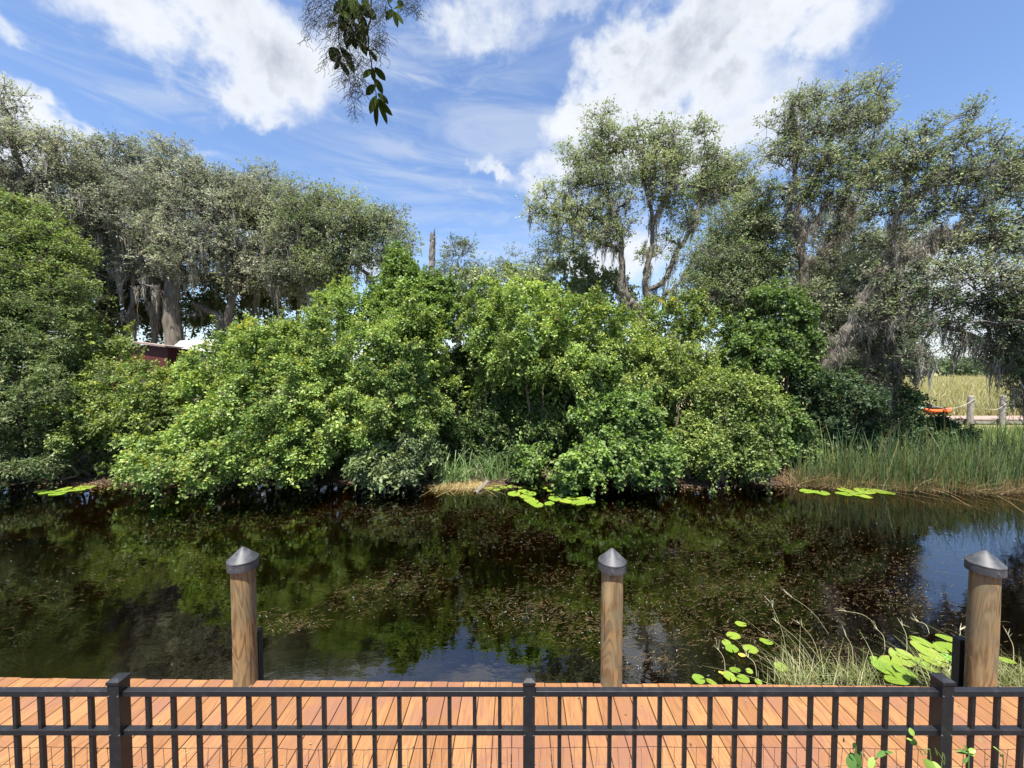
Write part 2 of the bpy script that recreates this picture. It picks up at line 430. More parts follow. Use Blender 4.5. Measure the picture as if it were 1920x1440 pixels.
def foliage(G, C, rad, n_tw, n_lf, L, W, pal, up=0.35, flat=0.8, twigG=None, droop=0.0, jit=0.05, twr=0.006, tip=None, tipz=0.35, tuft=False):
    """clumps: n_tw twigs from every centre, n_lf leaves on every twig"""
    M = len(C); rad = np.broadcast_to(rad, (M,))
    cc = mixpal(pal, M)
    f_ = rng.uniform(1.1, 1.9, 3); o_ = rng.uniform(0, 6.28, 3)
    q_ = (np.sin(C[:, 0] * f_[0] + o_[0]) + np.sin(C[:, 2] * f_[1] + o_[1] + C[:, 0]) + np.sin(C[:, 1] * f_[2] + o_[2]))[:, None] / 3
    cc = cc * (1 + .28 * q_ * np.array([1.15, 1.0, .6])) * rng.uniform(.85, 1.15, (M, 1))
    D = rng.normal(size=(M * n_tw, 3)); D[:, 2] = D[:, 2] * flat + up; D = nrm(D)
    c = np.repeat(C, n_tw, 0); r = np.repeat(rad, n_tw) * rng.uniform(.55, 1.15, M * n_tw)
    E = c + D * r[:, None]; E[:, 2] -= droop * r
    if twigG is not None: twigG.sticks(c, E, twr, twr * .35)
    K = M * n_tw * n_lf
    c2 = np.repeat(c, n_lf, 0); e2 = np.repeat(E, n_lf, 0)
    t = rng.random((K, 1)) ** .6 * .85 + .2
    if tuft: t = 1.12 - np.abs(rng.normal(size=(K, 1))) * .28
    pos_ = c2 + (e2 - c2) * t + rng.normal(size=(K, 3)) * jit
    Dn = np.repeat(D, n_lf, 0)
    N = nrm(rng.normal(size=(K, 3)) * .75 + Dn * .35 + np.array([0, 0, .75]))
    T = nrm(rng.normal(size=(K, 3)) * .8 + Dn * .9 + np.array([0, 0, -.15 - droop * .5]))
    sc = rng.uniform(.65, 1.2, K)
    col = np.repeat(np.repeat(cc, n_tw, 0), n_lf, 0) * rng.uniform(.78, 1.22, (K, 1)) * rng.uniform(.93, 1.07, (K, 3))
    if tip is not None:   # fresh yellow-green shoots on some twigs that point up
        fresh = (np.repeat(D[:, 2] > .45, n_lf)) & (rng.random(K) < tipz) & (t[:, 0] > .6)
        col[fresh] = col[fresh] * .35 + np.array(tip) * .65
    G.leaves(pos_, N, T, L * sc, W * sc, np.clip(col, 0, 1))

def moss(G, pts, n=12, spread=.16, lmin=.3, lmax=1.0, wid=.018, pal=((.28, .255, .20), (.37, .35, .29), (.21, .185, .14))):
    """each point carries a bundle of strands, longest in its middle, so that it tapers to a wisp"""
    pts = np.asarray(pts); M = len(pts)
    if M == 0: return
    n = int(n * 1.3)
    ln0 = np.repeat(lmin + (lmax - lmin) * rng.random(M) ** 1.8, n)
    sp_ = np.repeat(spread * rng.uniform(.5, 1.5, M), n)
    rad = np.abs(rng.normal(size=M * n)) * .8; an = rng.uniform(0, 6.28, M * n)
    off = np.stack([np.cos(an) * rad * sp_ * 1.2, np.sin(an) * rad * sp_, rng.normal(size=M * n) * .07], 1)
    p = np.repeat(pts, n, 0) + off
    k = 5; t = np.linspace(0, 1, k)
    ln = ln0 * np.clip(1.05 - rad * .55, .12, 1) * rng.uniform(.55, 1.1, M * n)
    ph = rng.uniform(0, 6.28, (M * n, 1)); am = rng.uniform(.01, .06, (M * n, 1))
    conv = 1 - .55 * t[None]
    x = np.repeat(pts[:, 0], n)[:, None] + off[:, 0:1] * conv + np.sin(ph + t * 7) * am
    y_ = np.repeat(pts[:, 1], n)[:, None] + off[:, 1:2] * conv + np.cos(ph * 1.7 + t * 6) * am
    zz = p[:, 2:3] - ln[:, None] * t
    wd = wid * rng.uniform(.5, 1.4, (M * n, 1)) * np.array([.6, 1.0, .8, .5, .1])
    a = rng.uniform(-1.1, 1.1, M * n)
    side = np.stack([np.cos(a), np.sin(a), np.zeros_like(a)], 1)
    col = np.repeat(mixpal(pal, M), n, 0) * rng.uniform(.75, 1.2, (M * n, 1))
    G.ribbons(np.stack([x, y_, zz], -1), wd, side, col)

def curve_pts(pts, k=10, wob=0.0):
    """Catmull-Rom through pts"""
    pts = np.asarray(pts, float)
    Q = np.vstack([2 * pts[0] - pts[1], pts, 2 * pts[-1] - pts[-2]]); o = []
    for i in range(1, len(Q) - 2):
        for t in np.linspace(0, 1, k, endpoint=False):
            a, b, c, d = Q[i - 1], Q[i], Q[i + 1], Q[i + 2]
            o.append(.5 * ((2 * b) + (-a + c) * t + (2 * a - 5 * b + 4 * c - d) * t * t + (-a + 3 * b - 3 * c + d) * t ** 3))
    o.append(pts[-1]); o = np.array(o)
    if wob: o[1:-1] += rng.normal(size=(len(o) - 2, 3)) * wob
    return o

def lobe(l, yd=None):
    """(px, py, rx, ry, D[, depth radius]) -> centre, radii in metres"""
    px, py, rx, ry, D = l[:5]
    c = P(px, py, D); sx = rx / F * D; sz = ry / F * D
    sy = l[5] if len(l) > 5 else (sx + sz) * .5
    return c, np.array([sx, sy, sz])

GZ = 0.45   # general level of the far bank

def tree(name, label, cat, limbs, lobes, pal, group=None, dens=1.0, leaf=(.075, .045), n_tw=22, n_lf=9, cr=.55, bark_m=None,
         moss_n=0, moss_len=(.4, 1.2), moss_top=.55, up=.35, flat=.75, tip=None, mossw=.02, mossk=12, limb_moss=0, tipz=.3, base_i=0):
    """limbs: list of (list of (px,py,D), r0, r1); the first one is the trunk"""
    wl = []
    for pts, r0, r1 in limbs:
        q = curve_pts([P(*p) for p in pts], 6, wob=.02); wl.append((q, np.linspace(r0, r1, len(q))))
    base = wl[0][0][0].copy()
    root = thing(name, label, cat, (base[0], base[1], min(base[2], GZ)), group)
    T = Geo(); Cn = Geo()
    # the trunk goes down to the ground
    q, r = wl[0]
    if q[0][2] > GZ - .05:
        foot = np.array([[base[0] - .1 * (q[1][0] - q[0][0]), base[1], GZ - .15]])
        q = np.vstack([foot, q]); r = np.concatenate([[r[0] * 1.25], r])
        wl[0] = (q, r)
    for q, r in wl:
        T.tube(q, r, 8, lump=.08)
    nodes = np.vstack([q for q, _ in wl]); nr = np.concatenate([r for _, r in wl])
    cen_all = []; hang = []
    for l in lobes:
        c, s_ = lobe(l)
        # a bough from the nearest limb into the lobe
        dd = np.linalg.norm(nodes - c, axis=1) + np.maximum(0, nodes[:, 2] - c[2]) * .8
        i = int(np.argmin(dd)); a = nodes[i]; r0 = min(nr[i] * .6, .10)
        midp = (a + c) / 2 + rng.normal(size=3) * .12 * np.linalg.norm(c - a) * np.array([1, 1, .5])
        q = curve_pts([a, midp, c + np.array([0, 0, -.2 * s_[2]]), c + s_ * rng.uniform(-.3, .5, 3)], 5, wob=.03)
        T.tube(q, np.linspace(r0, .018, len(q)), 5, lump=.05)
        vol = 4 / 3 * math.pi * np.prod(s_)
        n = max(4, int(dens * vol / (cr ** 3) * .42))
        # spread clump centres: pick the best of candidates, with a bias to the shell
        cand = nrm(rng.normal(size=(n * 4, 3))) * (rng.random((n * 4, 1)) ** .42)
        keep = [cand[0]]
        for k in range(1, n):
            sub = cand[rng.integers(0, len(cand), 7)]
            d2 = ((sub[:, None] - np.array(keep)[None]) ** 2).sum(-1).min(1); keep.append(sub[int(np.argmax(d2))])
        kk_ = np.array(keep); kk_ = kk_ * np.where(rng.random((n, 1)) < .3, rng.uniform(.95, 1.28, (n, 1)), 1)
        cc = c + kk_ * s_
        cen_all.append(cc)
        # branchlets to clumps from the bough
        j = np.argmin(((cc[:, None] - q[None]) ** 2).sum(-1), 1)
        A = q[j]; mid = (A + cc) / 2 + rng.normal(size=A.shape) * .08
        T.sticks(A, mid, .022, .016); T.sticks(mid, cc, .016, .009)
        if moss_n:
            k_ = rng.random(len(cc)) < moss_n
            h_ = cc[k_]; h_ = h_[h_[:, 2] < c[2] + s_[2] * .45]
            hang.append(h_ + np.array([0, 0, -.1]))
    cc = np.vstack(cen_all)
    foliage(Cn, cc, rng.uniform(.75, 1.6, len(cc)) * cr, n_tw, n_lf, leaf[0], leaf[1], pal, up=up, flat=flat, twigG=T, jit=.045, tip=tip, tipz=tipz, tuft=True, twr=.008)
    T.obj('trunk', bark_m or M_bark, root, smooth=True)
    Cn.obj('crown', M_tree_leaf, root)
    if moss_n or limb_moss:
        Mg = Geo()
        if hang and moss_n:
            H_ = np.vstack(hang); zl = cc[:, 2].min() + (cc[:, 2].max() - cc[:, 2].min()) * moss_top
            hang = [H_[H_[:, 2] < zl + rng.normal(size=len(H_)) * .5]]
        if hang and moss_n: moss(Mg, np.vstack(hang), mossk, .2, moss_len[0], moss_len[1], mossw)
        if limb_moss:
            for q, r in wl:
                k_ = rng.integers(0, len(q), max(2, int(limb_moss * len(q))))
                pp = q[k_] + rng.normal(size=(len(k_), 3)) * .12; pp = pp[pp[:, 2] > GZ + 1.2]
                moss(Mg, pp, mossk, .14, moss_len[0] * .7, moss_len[1] * .8, mossw)
        Mg.obj('hanging_moss', M_moss, root)
    return root

def bush(name, label, cat, lobes, pal, group=None, leaf=(.080, .062), sp=.42, cr=.28, n_tw=13, n_lf=13, tip=None, trail=.25, tipz=.35, zmin=-.45, extra=None, density=1.0):
    L = [lobe(l) for l in lobes]
    base = L[0][0].copy(); base[2] = 0.05
    root = thing(name, label, cat, base, group)
    G = Geo(); S = Geo(); cen = []
    for i, (c, s_) in enumerate(L):
        # slightly lumpy lobe surface
        area = 4 * math.pi * ((s_[0] * s_[1]) ** 1.6 / 3 + (s_[0] * s_[2]) ** 1.6 / 3 + (s_[1] * s_[2]) ** 1.6 / 3) ** (1 / 1.6)
        n = int(area / sp ** 2 * density)
        d = nrm(rng.normal(size=(n, 3)))
        d = d[(d[:, 2] > zmin)]
        d = d[(d[:, 1] < .35) | (rng.random(len(d)) < .45)]
        ph = rng.uniform(0, 6.28, 6); fq = rng.uniform(2.0, 4.2, 6)
        bumpy = 1 + .17 * np.sin(fq[0] * d[:, 0] * 2 + ph[0]) * np.sin(fq[1] * d[:, 2] * 2 + ph[1]) + .11 * np.sin(fq[2] * d[:, 0] * 4 + ph[2] + 3 * d[:, 2]) * np.sin(fq[3] * d[:, 2] * 4 + ph[3])
        rr = bumpy * rng.uniform(.80, 1.05, len(d))
        p = c + d * s_ * rr[:, None]
        for j, (c2, s2) in enumerate(L):
            if j != i: p = p[(((p - c2) / (s2 * .80)) ** 2).sum(1) > 1]
        p = p[p[:, 2] > .06]
        cen.append(p)
        foot = np.array([c[0] + rng.normal() * .3, max(c[1] + s_[1] * .2, 11.2), .1])
        for _ in range(3):
            a = foot + rng.normal(size=3) * np.array([.3, .2, 0]); e = c + s_ * rng.uniform(-.6, .7, 3)
            q = curve_pts([a, (a + e) / 2 + rng.normal(size=3) * .25, e], 5, wob=.03); S.tube(q, np.linspace(.05, .015, len(q)), 5)
    cc = np.vstack(cen)
    inner = []
    for c, s_ in L:      # twigs and leaves inside the mound
        n = int(np.prod(s_) * 4.2 / (sp ** 3) * .13) + 3
        d = nrm(rng.normal(size=(n, 3))); p = c + d * s_ * rng.uniform(.2, .72, (n, 1)); inner.append(p[p[:, 2] > .1])
    for c, s_ in L[:]:   # and down to the bank below it
        n = int(max(0, c[2] - .3) * s_[0] * 7 / sp * .3); p = np.stack([c[0] + rng.uniform(-1, 1, n) * s_[0] * .8, np.maximum(c[1] + rng.uniform(-.3, .8, n) * s_[1], 11.3), rng.uniform(.1, max(c[2], .4), n)], 1); inner.append(p)
    inner = np.vstack(inner)
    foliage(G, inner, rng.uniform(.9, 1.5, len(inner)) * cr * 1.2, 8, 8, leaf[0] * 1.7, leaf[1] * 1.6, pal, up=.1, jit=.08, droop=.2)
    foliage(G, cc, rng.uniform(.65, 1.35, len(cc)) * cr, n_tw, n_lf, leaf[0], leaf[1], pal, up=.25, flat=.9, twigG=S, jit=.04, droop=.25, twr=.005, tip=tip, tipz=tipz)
    # upright shoots that break the skyline
    top = cc[(cc[:, 2] > np.percentile(cc[:, 2], 45)) & (rng.random(len(cc)) < .30)]
    if len(top):
        m_ = len(top); kk = 22; t = np.linspace(.1, 1, kk); ln = rng.uniform(.25, .65, m_)
        dr = nrm(rng.normal(size=(m_, 3)) * .35 + np.array([0, 0, 1])); tipp = top + dr * ln[:, None]
        S.sticks(top, tipp, .005, .002)
        pp = (top[:, None] + dr[:, None] * (ln[:, None] * t)[..., None]).reshape(-1, 3).repeat(2, 0); pp = pp + rng.normal(size=pp.shape) * .022; K = len(pp)
        sc = rng.uniform(.55, 1.0, K)
        colr = mixpal(list(pal) + ([tip] if tip is not None else []), K)
        G.leaves(pp, rng.normal(size=(K, 3)) * .7 + np.array([0, 0, .6]), rng.normal(size=(K, 3)) + np.array([0, 0, .5]), leaf[0] * sc, leaf[1] * sc, colr)
    # trailing shoots
    if trail > 0:
        k_ = rng.random(len(cc)) < trail * .35; a = cc[k_]; m_ = len(a)
        if m_:
            ln = rng.uniform(.3, .95, m_); kk = 16; t = np.linspace(0, 1, kk)
            out_ = nrm(a - np.repeat([cc.mean(0)], m_, 0)) * .25
            pts = a[:, None] + out_[:, None] * np.sqrt(t)[None, :, None] + np.stack([np.zeros((m_, kk)), np.zeros((m_, kk)), -ln[:, None] * t], -1)
            pts[..., 2] = np.maximum(pts[..., 2], .03)
            pp = (pts.reshape(-1, 3)).repeat(2, 0); pp = pp + rng.normal(size=pp.shape) * .03
            K = len(pp); col = mixpal(pal, K) * rng.uniform(.85, 1.25, (K, 1))
            sc = rng.uniform(.6, 1.1, K)
            G.leaves(pp, nrm(rng.normal(size=(K, 3)) * .6 + np.array([0, -.5, .8])), rng.normal(size=(K, 3)) + np.array([0, 0, -.6]), leaf[0] * sc, leaf[1] * sc, col)
    S.obj('stems', M_twig, root)
    G.obj('foliage', M_leaf, root)
    return root

# ---------------------------------------------------------------- setting: ground, bed, water
def shore_y(x):
    return 10.98 - .5 / (1 + np.exp(-(x - 11.2) * 2.2)) + .12 * np.sin(x * .9 + 1) + .08 * np.sin(x * 2.3) - .2 * np.exp(-((x + 1.4) / .9) ** 2)

def far_bank():
    xs = np.concatenate([-np.geomspace(700, 22, 22), np.linspace(-20, 26, 160), np.geomspace(28, 900, 22)])
    ys = np.concatenate([np.linspace(9.2, 14, 40), np.geomspace(14.4, 1500, 46)])
    X, Y = np.meshgrid(xs, ys); d = Y - shore_y(X)
    Z = np.where(d < 0, d * .45, .42 * (1 - np.exp(-d * .45))) + .03 * np.sin(X * 3.1) * np.sin(Y * 2.7) * np.exp(-np.abs(Y - 11) * .1)
    Z += rng.normal(size=Z.shape) * .012 * (Y < 15)
    V = np.stack([X, Y, Z], -1).reshape(-1, 3); nx = len(xs)
    i = (np.arange(len(ys) - 1) * nx)[:, None] + np.arange(nx - 1)[None]
    Q = np.stack([i, i + 1, i + nx + 1, i + nx], -1).reshape(-1, 4)
    o = link('far_bank', np_mesh('far_bank', V, Q, smooth=True), mat=M_ground); o['kind'] = 'structure'
far_bank()

def near_bank():
    xs = np.linspace(-60, 60, 61); ys = np.array([-40, -6, 0, 1.2, 2.0, 2.4, 2.8, 3.3, 3.9, 4.6, 5.6]); zs = np.array([.5, .48, .46, .45, .44, .25, .02, -.25, -.45, -.6, -.9])
    X, Y = np.meshgrid(xs, ys); Z = np.repeat(zs[:, None], len(xs), 1)
    V = np.stack([X, Y, Z], -1).reshape(-1, 3); nx = len(xs)
    i = (np.arange(len(ys) - 1) * nx)[:, None] + np.arange(nx - 1)[None]
    Q = np.stack([i, i + 1, i + nx + 1, i + nx], -1).reshape(-1, 4)
    o = link('near_bank', np_mesh('near_bank', V, Q, smooth=True), mat=M_ground); o['kind'] = 'structure'
near_bank()

def sheet(name, x0, x1, y0, y1, z_, mat, n=2):
    V = [(x0, y0, z_), (x1, y0, z_), (x1, y1, z_), (x0, y1, z_)]
    o = link(name, np_mesh(name, V, [(0, 1, 2, 3)]), mat=mat); o['kind'] = 'structure'
    return o
sheet('canal_bed', -200, 200, 2.0, 14.0, -.95, M_bed)
sheet('water', -200, 200, 2.2, 14.5, 0.0, M_water)

# ---------------------------------------------------------------- dock
DROT = -.0114
dock = thing('wooden_dock', 'reddish brown wooden dock boards running along the water in front of the black fence', 'dock', (0, 2.9, .53))
G = Geo(); pitch = .1432; y_far = 3.327
cs, sn = math.cos(DROT), math.sin(DROT)
pile_xy = [(-2.38, 3.345), (.879, 3.315), (4.10, 3.275)]
for k in range(-60, 60):
    x0 = k * pitch; wdt = pitch - .006 + rng.uniform(-.001, .001)
    end = y_far + rng.uniform(-.006, .006); front = 2.1
    cx = x0 + pitch / 2
    col = (rng.random(), rng.random(), rng.random())
    hgt = .036
    def board(ya, yb):
        c = np.array([cx, (ya + yb) / 2]); 
        G.box((c[0] * cs - (c[1] - 3) * sn, c[0] * sn + (c[1] - 3) * cs + 3, .53 - hgt / 2 + rng.uniform(-.001, .001)), (wdt, yb - ya, hgt), DROT, col, bev=.003)
    hit = False and any(abs(cx - px_) < .096 + wdt / 2 - .045 for px_, _ in pile_xy)
    board(front, 3.20 - (cx * .0114) + .02 if hit else end)
G.obj('deck_boards', M_deck, dock)
G = Geo()
for y_, ln in ((3.10, .045), (2.75, .045), (2.3, .045)):
    G.box((0 - (y_ - 3) * sn, (y_ - 3) * cs + 3, .40), (17.2, ln, .18), DROT, (.35, .5, .5))
for k in range(-8, 9):
    if k % 2: G.box((k * 1.0, 3.02, -.1), (.09, .09, .9), DROT, (.2, .4, .5))
G.obj('joists', M_pile, dock)
# ---------------------------------------------------------------- pilings
pile_labels = ['leftmost of the three round wooden pilings, brown streaked wood under a grey cone cap',
               'middle wooden piling with swirling grain and grey cone cap, between the other two pilings',
               'rightmost wooden piling, standing by the lily pads and tall grass, with grey cone cap']
for i, ((x, y_), lb) in enumerate(zip(pile_xy, pile_labels)):
    root = thing('dock_piling', lb, 'piling', (x, y_, -.9), 'wooden pilings along the dock edge')
    G = Geo(); prof = [(.099, -.9)] + [(.096 - .004 * t + .0015 * math.sin(t * 9 + i), .0 + t * 1.62) for t in np.linspace(0, 1, 24)]
    G.lathe((x, y_, 0), prof, 40); G.obj('post', M_pile, root, smooth=True)
    G = Geo()
    G.lathe((x, y_, 0), [(.106, 1.565), (.119, 1.563), (.120, 1.572), (.118, 1.628), (.121, 1.635), (.119, 1.642)], 40)
    G.lathe((x, y_, 0), [(.119, 1.642), (.060, 1.698), (.012, 1.744), (.001, 1.748)], 40)
    o = G.obj('cap', M_cap, root, smooth=False)
    me = o.data; me.polygons.foreach_set('use_smooth', np.ones(len(me.polygons), bool)); me.set_sharp_from_angle(angle=R(25)) if hasattr(me, 'set_sharp_from_angle') else None
    G = Geo(); hh = (.98, .75, .95)[i]
    G.box((x + (.015, .02, -.03)[i], y_ + .135, hh / 2 - .3), (.07, .06, hh + .6 - .15)); G.box((x, y_ + .112, .45), (.11, .02, .06))
    G.obj('bracket', M_black, root)
    G = Geo(); G.lathe((x - .03, y_ - .1205, 1.60), [(.001, .0), (.005, .0), (.005, -.003)], 8); 
    G.obj('screw', M_screw, root)

# ---------------------------------------------------------------- black metal fence
FY = 1.644
fence = thing('metal_fence', 'black metal picket fence with square posts running across the bottom in front of the dock', 'fence', (0, FY + .012, .44))
px_posts = [-5.36, -3.55, -1.742, .075, 1.905, 3.735, 5.56]
G = Geo(); G.box((0, 0, 0), (.0508, .0508, 1.46), bev=.0015)
proto_me = None
for i, x in enumerate(px_posts):
    if proto_me is None:
        po = G.obj('post', M_black, fence); po.location = (x, 0, .77 - .012 + .0); proto_me = po.data
        # geometry was shifted by the parent's place: put it back
        v = np.empty(len(proto_me.vertices) * 3, np.float32); proto_me.vertices.foreach_get('co', v)
        v = v.reshape(-1, 3) + np.array(fence.location, np.float32); proto_me.vertices.foreach_set('co', v.ravel())
        G2 = Geo(); b = .0285
        G2.box((0, 0, 0), (.057, .057, .014), bev=.001)
        G2.add([(-b, -b, .007), (b, -b, .007), (b, b, .007), (-b, b, .007), (-.011, -.011, .014), (.011, -.011, .014), (.011, .011, .014), (-.011, .011, .014)],
               [(0, 1, 5, 4), (1, 2, 6, 5), (2, 3, 7, 6), (3, 0, 4, 7), (4, 5, 6, 7)])
        cap = G2.obj('post_cap', M_black, po)
        v = np.empty(len(cap.data.vertices) * 3, np.float32); cap.data.vertices.foreach_get('co', v)
        cap.data.vertices.foreach_set('co', (v.reshape(-1, 3) + np.array(po.location, np.float32)).ravel())
        cap.location = (0, 0, .737)
        p0, c0 = po, cap
    else:
        a = p0.copy(); a.location = (x, 0, p0.location.z); COL.objects.link(a); a.parent = fence
        b_ = c0.copy(); COL.objects.link(b_); b_.parent = a
# rails and pickets: spans between posts
G = Geo(); G.box((0, 0, 0), (.0159, .0159, 1.30)); pk0 = None
for i in range(len(px_posts) - 1):
    xa, xb = px_posts[i], px_posts[i + 1]
    for zt in (1.890, 1.714, .66):
        Gr = Geo(); Gr.box(((xa + xb) / 2, FY + .012, zt - .0127), (xb - xa - .051, .0254, .0254), bev=.0012); Gr.obj('rail', M_black, fence)
    n = 15; s0 = (xb - xa - 14 * .1113) / 2
    for k in range(n):
        x = xa + s0 + k * .1113
        if pk0 is None:
            pk0 = G.obj('picket', M_black, fence)
            v = np.empty(len(pk0.data.vertices) * 3, np.float32); pk0.data.vertices.foreach_get('co', v)
            pk0.data.vertices.foreach_set('co', (v.reshape(-1, 3) + np.array(fence.location, np.float32)).ravel()); o = pk0
        else:
            o = pk0.copy(); COL.objects.link(o); o.parent = fence
        o.location = (x, .0, 1.215 - .44)
sc0 = None
for pst in [o for o in fence.children if o.name.startswith('post')]:
    for zt in (1.8775, 1.7015):
        for sx in (-1, 1):
            if sc0 is None:
                Gs = Geo(); Gs.lathe((0, 0, 0), [(.0008, -.0020), (.0032, -.0008), (.0032, .0006)], 8); me_ = np_mesh('screw', np.concatenate(Gs.V), np.concatenate(Gs.Q)); me_.materials.append(M_screw); sc0 = me_
            o = bpy.data.objects.new('screw', sc0); COL.objects.link(o); o.parent = pst
            o.rotation_euler = (-R(90), 0, 0); o.location = (sx * .0205, -.0262, zt - .44 - pst.location.z)

# wire mesh behind the fence
G = Geo(); y_ = FY + .045
wm = thing('wire_mesh', 'thin rusty wire mesh fixed low behind the black fence pickets', 'wire mesh', (0, y_, .44))
for r_, z_ in enumerate((1.585, 1.505, 1.40, 1.27, 1.12, .95, .75, .55)):
    xs = np.linspace(-3.2, 3.2, 120); zz = z_ + .006 * np.sin(xs * 2.1 + r_) + rng.normal(size=120) * .0016
    G.tube(np.stack([xs, y_ + rng.normal(size=120) * .002, zz], 1), .0011, 4)
for k, x in enumerate(np.arange(-3.2, 3.2, .0505)):
    zz = np.linspace(.46, 1.585 + .006 * math.sin(x * 2.1), 12)
    G.tube(np.stack([x + rng.normal(size=12) * .0035, np.full(12, y_ + .002), zz], 1), .001, 4)
G.obj('wire_grid', M_wire, wm)

# ---------------------------------------------------------------- trees beyond the canal
GREY = [(.26, .28, .19), (.34, .35, .26), (.19, .215, .13), (.39, .40, .32)]
OLIVE = [(.20, .25, .115), (.28, .32, .17), (.15, .195, .08), (.34, .37, .24)]
GREEN = [(.18, .25, .065), (.26, .33, .10), (.13, .19, .05)]
BRIGHT = [(.19, .28, .07), (.27, .37, .11), (.11, .18, .045), (.24, .32, .085)]
DEEP = [(.12, .19, .055), (.17, .25, .075), (.09, .15, .04), (.20, .28, .09)]
WILLOW = [(.15, .20, .085), (.22, .27, .13), (.11, .16, .06)]
TIPY = (.38, .38, .05)

tree('oak_tree', 'tall moss-hung oak at the left edge rising highest above the other left trees', 'tree',
     [([(70, 600, 18), (50, 450, 18), (40, 350, 18), (20, 250, 18)], .28, .10), ([(45, 400, 18), (90, 320, 18), (110, 260, 18)], .12, .05), ([(50, 430, 18), (5, 330, 18), (-30, 280, 18)], .12, .05)],
     [(0, 180, 32, 28, 18), (-40, 220, 50, 40, 18), (35, 265, 50, 28, 18), (115, 280, 40, 32, 18), (75, 330, 50, 26, 18.4), (150, 330, 45, 38, 18.4), (0, 340, 45, 35, 18), (60, 400, 60, 40, 18.6), (-60, 330, 60, 60, 18), (170, 390, 50, 40, 18.5)],
     GREY, 'oaks behind the left bushes', dens=1.4, leaf=(.11, .055), cr=.44, n_tw=16, n_lf=7, moss_n=.2, moss_len=(.4, 1.3), limb_moss=.8, mossw=.03)
tree('oak_tree', 'wide grey-green oak with long moss curtains, just left of the thick bare trunk', 'tree',
     [([(200, 640, 21), (205, 520, 21), (215, 420, 21), (220, 340, 21)], .3, .10), ([(206, 500, 21), (150, 440, 21), (120, 400, 21)], .14, .06)],
     [(215, 300, 50, 34, 21), (270, 290, 40, 22, 21), (170, 350, 55, 40, 21), (250, 360, 65, 45, 21), (130, 420, 65, 45, 20.5), (215, 440, 75, 45, 20.5), (150, 500, 70, 36, 20), (250, 500, 70, 36, 20.4)],
     GREY, 'oaks behind the left bushes', dens=1.08, leaf=(.125, .062), cr=.46, n_tw=17, n_lf=7, moss_n=.55, moss_len=(.5, 2.3), limb_moss=.8, mossw=.03, mossk=16, moss_top=.38)
tree('oak_tree', 'broad grey-green oak with a thick bare trunk rising behind the pale tin roof', 'tree',
     [([(330, 660, 19), (322, 590, 19), (326, 520, 19), (330, 470, 19), (325, 400, 19.4)], .42, .12), ([(324, 500, 19), (390, 440, 19), (430, 390, 19)], .16, .06),
      ([(326, 530, 19), (260, 470, 19), (230, 430, 19)], .14, .05), ([(326, 560, 18.8), (300, 545, 18.6), (262, 530, 18.4)], .08, .04)],
     [(320, 305, 48, 32, 20), (370, 340, 55, 34, 20), (310, 370, 70, 42, 20), (410, 350, 45, 30, 20.4), (390, 400, 70, 40, 19.6), (300, 440, 75, 36, 19.4), (390, 465, 75, 36, 19.4), (455, 380, 60, 42, 20.2), (330, 500, 70, 26, 19)],
     GREY, 'oaks behind the left bushes', dens=1.08, leaf=(.12, .06), cr=.46, n_tw=17, n_lf=7, moss_n=.55, moss_len=(.5, 2.3), limb_moss=.8, mossw=.03, mossk=16, moss_top=.38)
tree('oak_tree', 'oak with dark curved leaning trunk right of the tin roof, heavy with moss', 'tree',
     [([(440, 640, 20), (420, 605, 20), (385, 580, 20), (365, 570, 20)], .22, .10), ([(425, 610, 20), (440, 540, 20), (470, 470, 20)], .2, .1), ([(440, 540, 20), (520, 500, 20), (560, 470, 20)], .12, .05)],
     [(455, 344, 38, 22, 21), (500, 354, 45, 30, 21), (490, 414, 60, 40, 20.6), (540, 394, 45, 34, 20.6), (480, 474, 75, 40, 20.2), (560, 464, 60, 44, 20.2), (480, 520, 70, 28, 20), (550, 520, 60, 30, 19.8)],
     GREY, 'oaks behind the left bushes', dens=1.08, leaf=(.12, .06), cr=.46, n_tw=17, n_lf=7, moss_n=.55, moss_len=(.5, 2.3), limb_moss=.8, mossw=.03, mossk=16, moss_top=.38)
tree('oak_tree', 'greener spreading oak nearest the broken snag, at the right end of the left trees', 'tree',
     [([(640, 600, 19), (640, 520, 19), (650, 460, 19), (640, 420, 19)], .24, .08), ([(710, 540, 19), (690, 515, 19), (672, 500, 19), (650, 470, 19)], .09, .07), ([(645, 480, 19), (600, 430, 19), (560, 400, 19)], .12, .05), ([(648, 450, 19), (700, 420, 19), (740, 410, 19)], .1, .04)],
     [(540, 354, 25, 16, 19.5), (590, 379, 50, 30, 19.4), (640, 389, 45, 26, 19.2), (560, 424, 55, 36, 19.4), (625, 434, 60, 40, 19), (690, 424, 55, 34, 19), (730, 424, 40, 28, 18.8), (745, 464, 40, 26, 18.6), (680, 484, 55, 28, 18.8), (600, 494, 55, 30, 18.8), (620, 520, 50, 24, 18.8), (540, 510, 30, 26, 19)],
     OLIVE, 'oaks behind the left bushes', dens=1.35, leaf=(.115, .06), cr=.44, n_tw=17, n_lf=7, moss_n=.2, moss_len=(.3, 1.4), limb_moss=.9, mossw=.026, mossk=14, moss_top=.6, tip=(.2, .24, .04), tipz=.3)
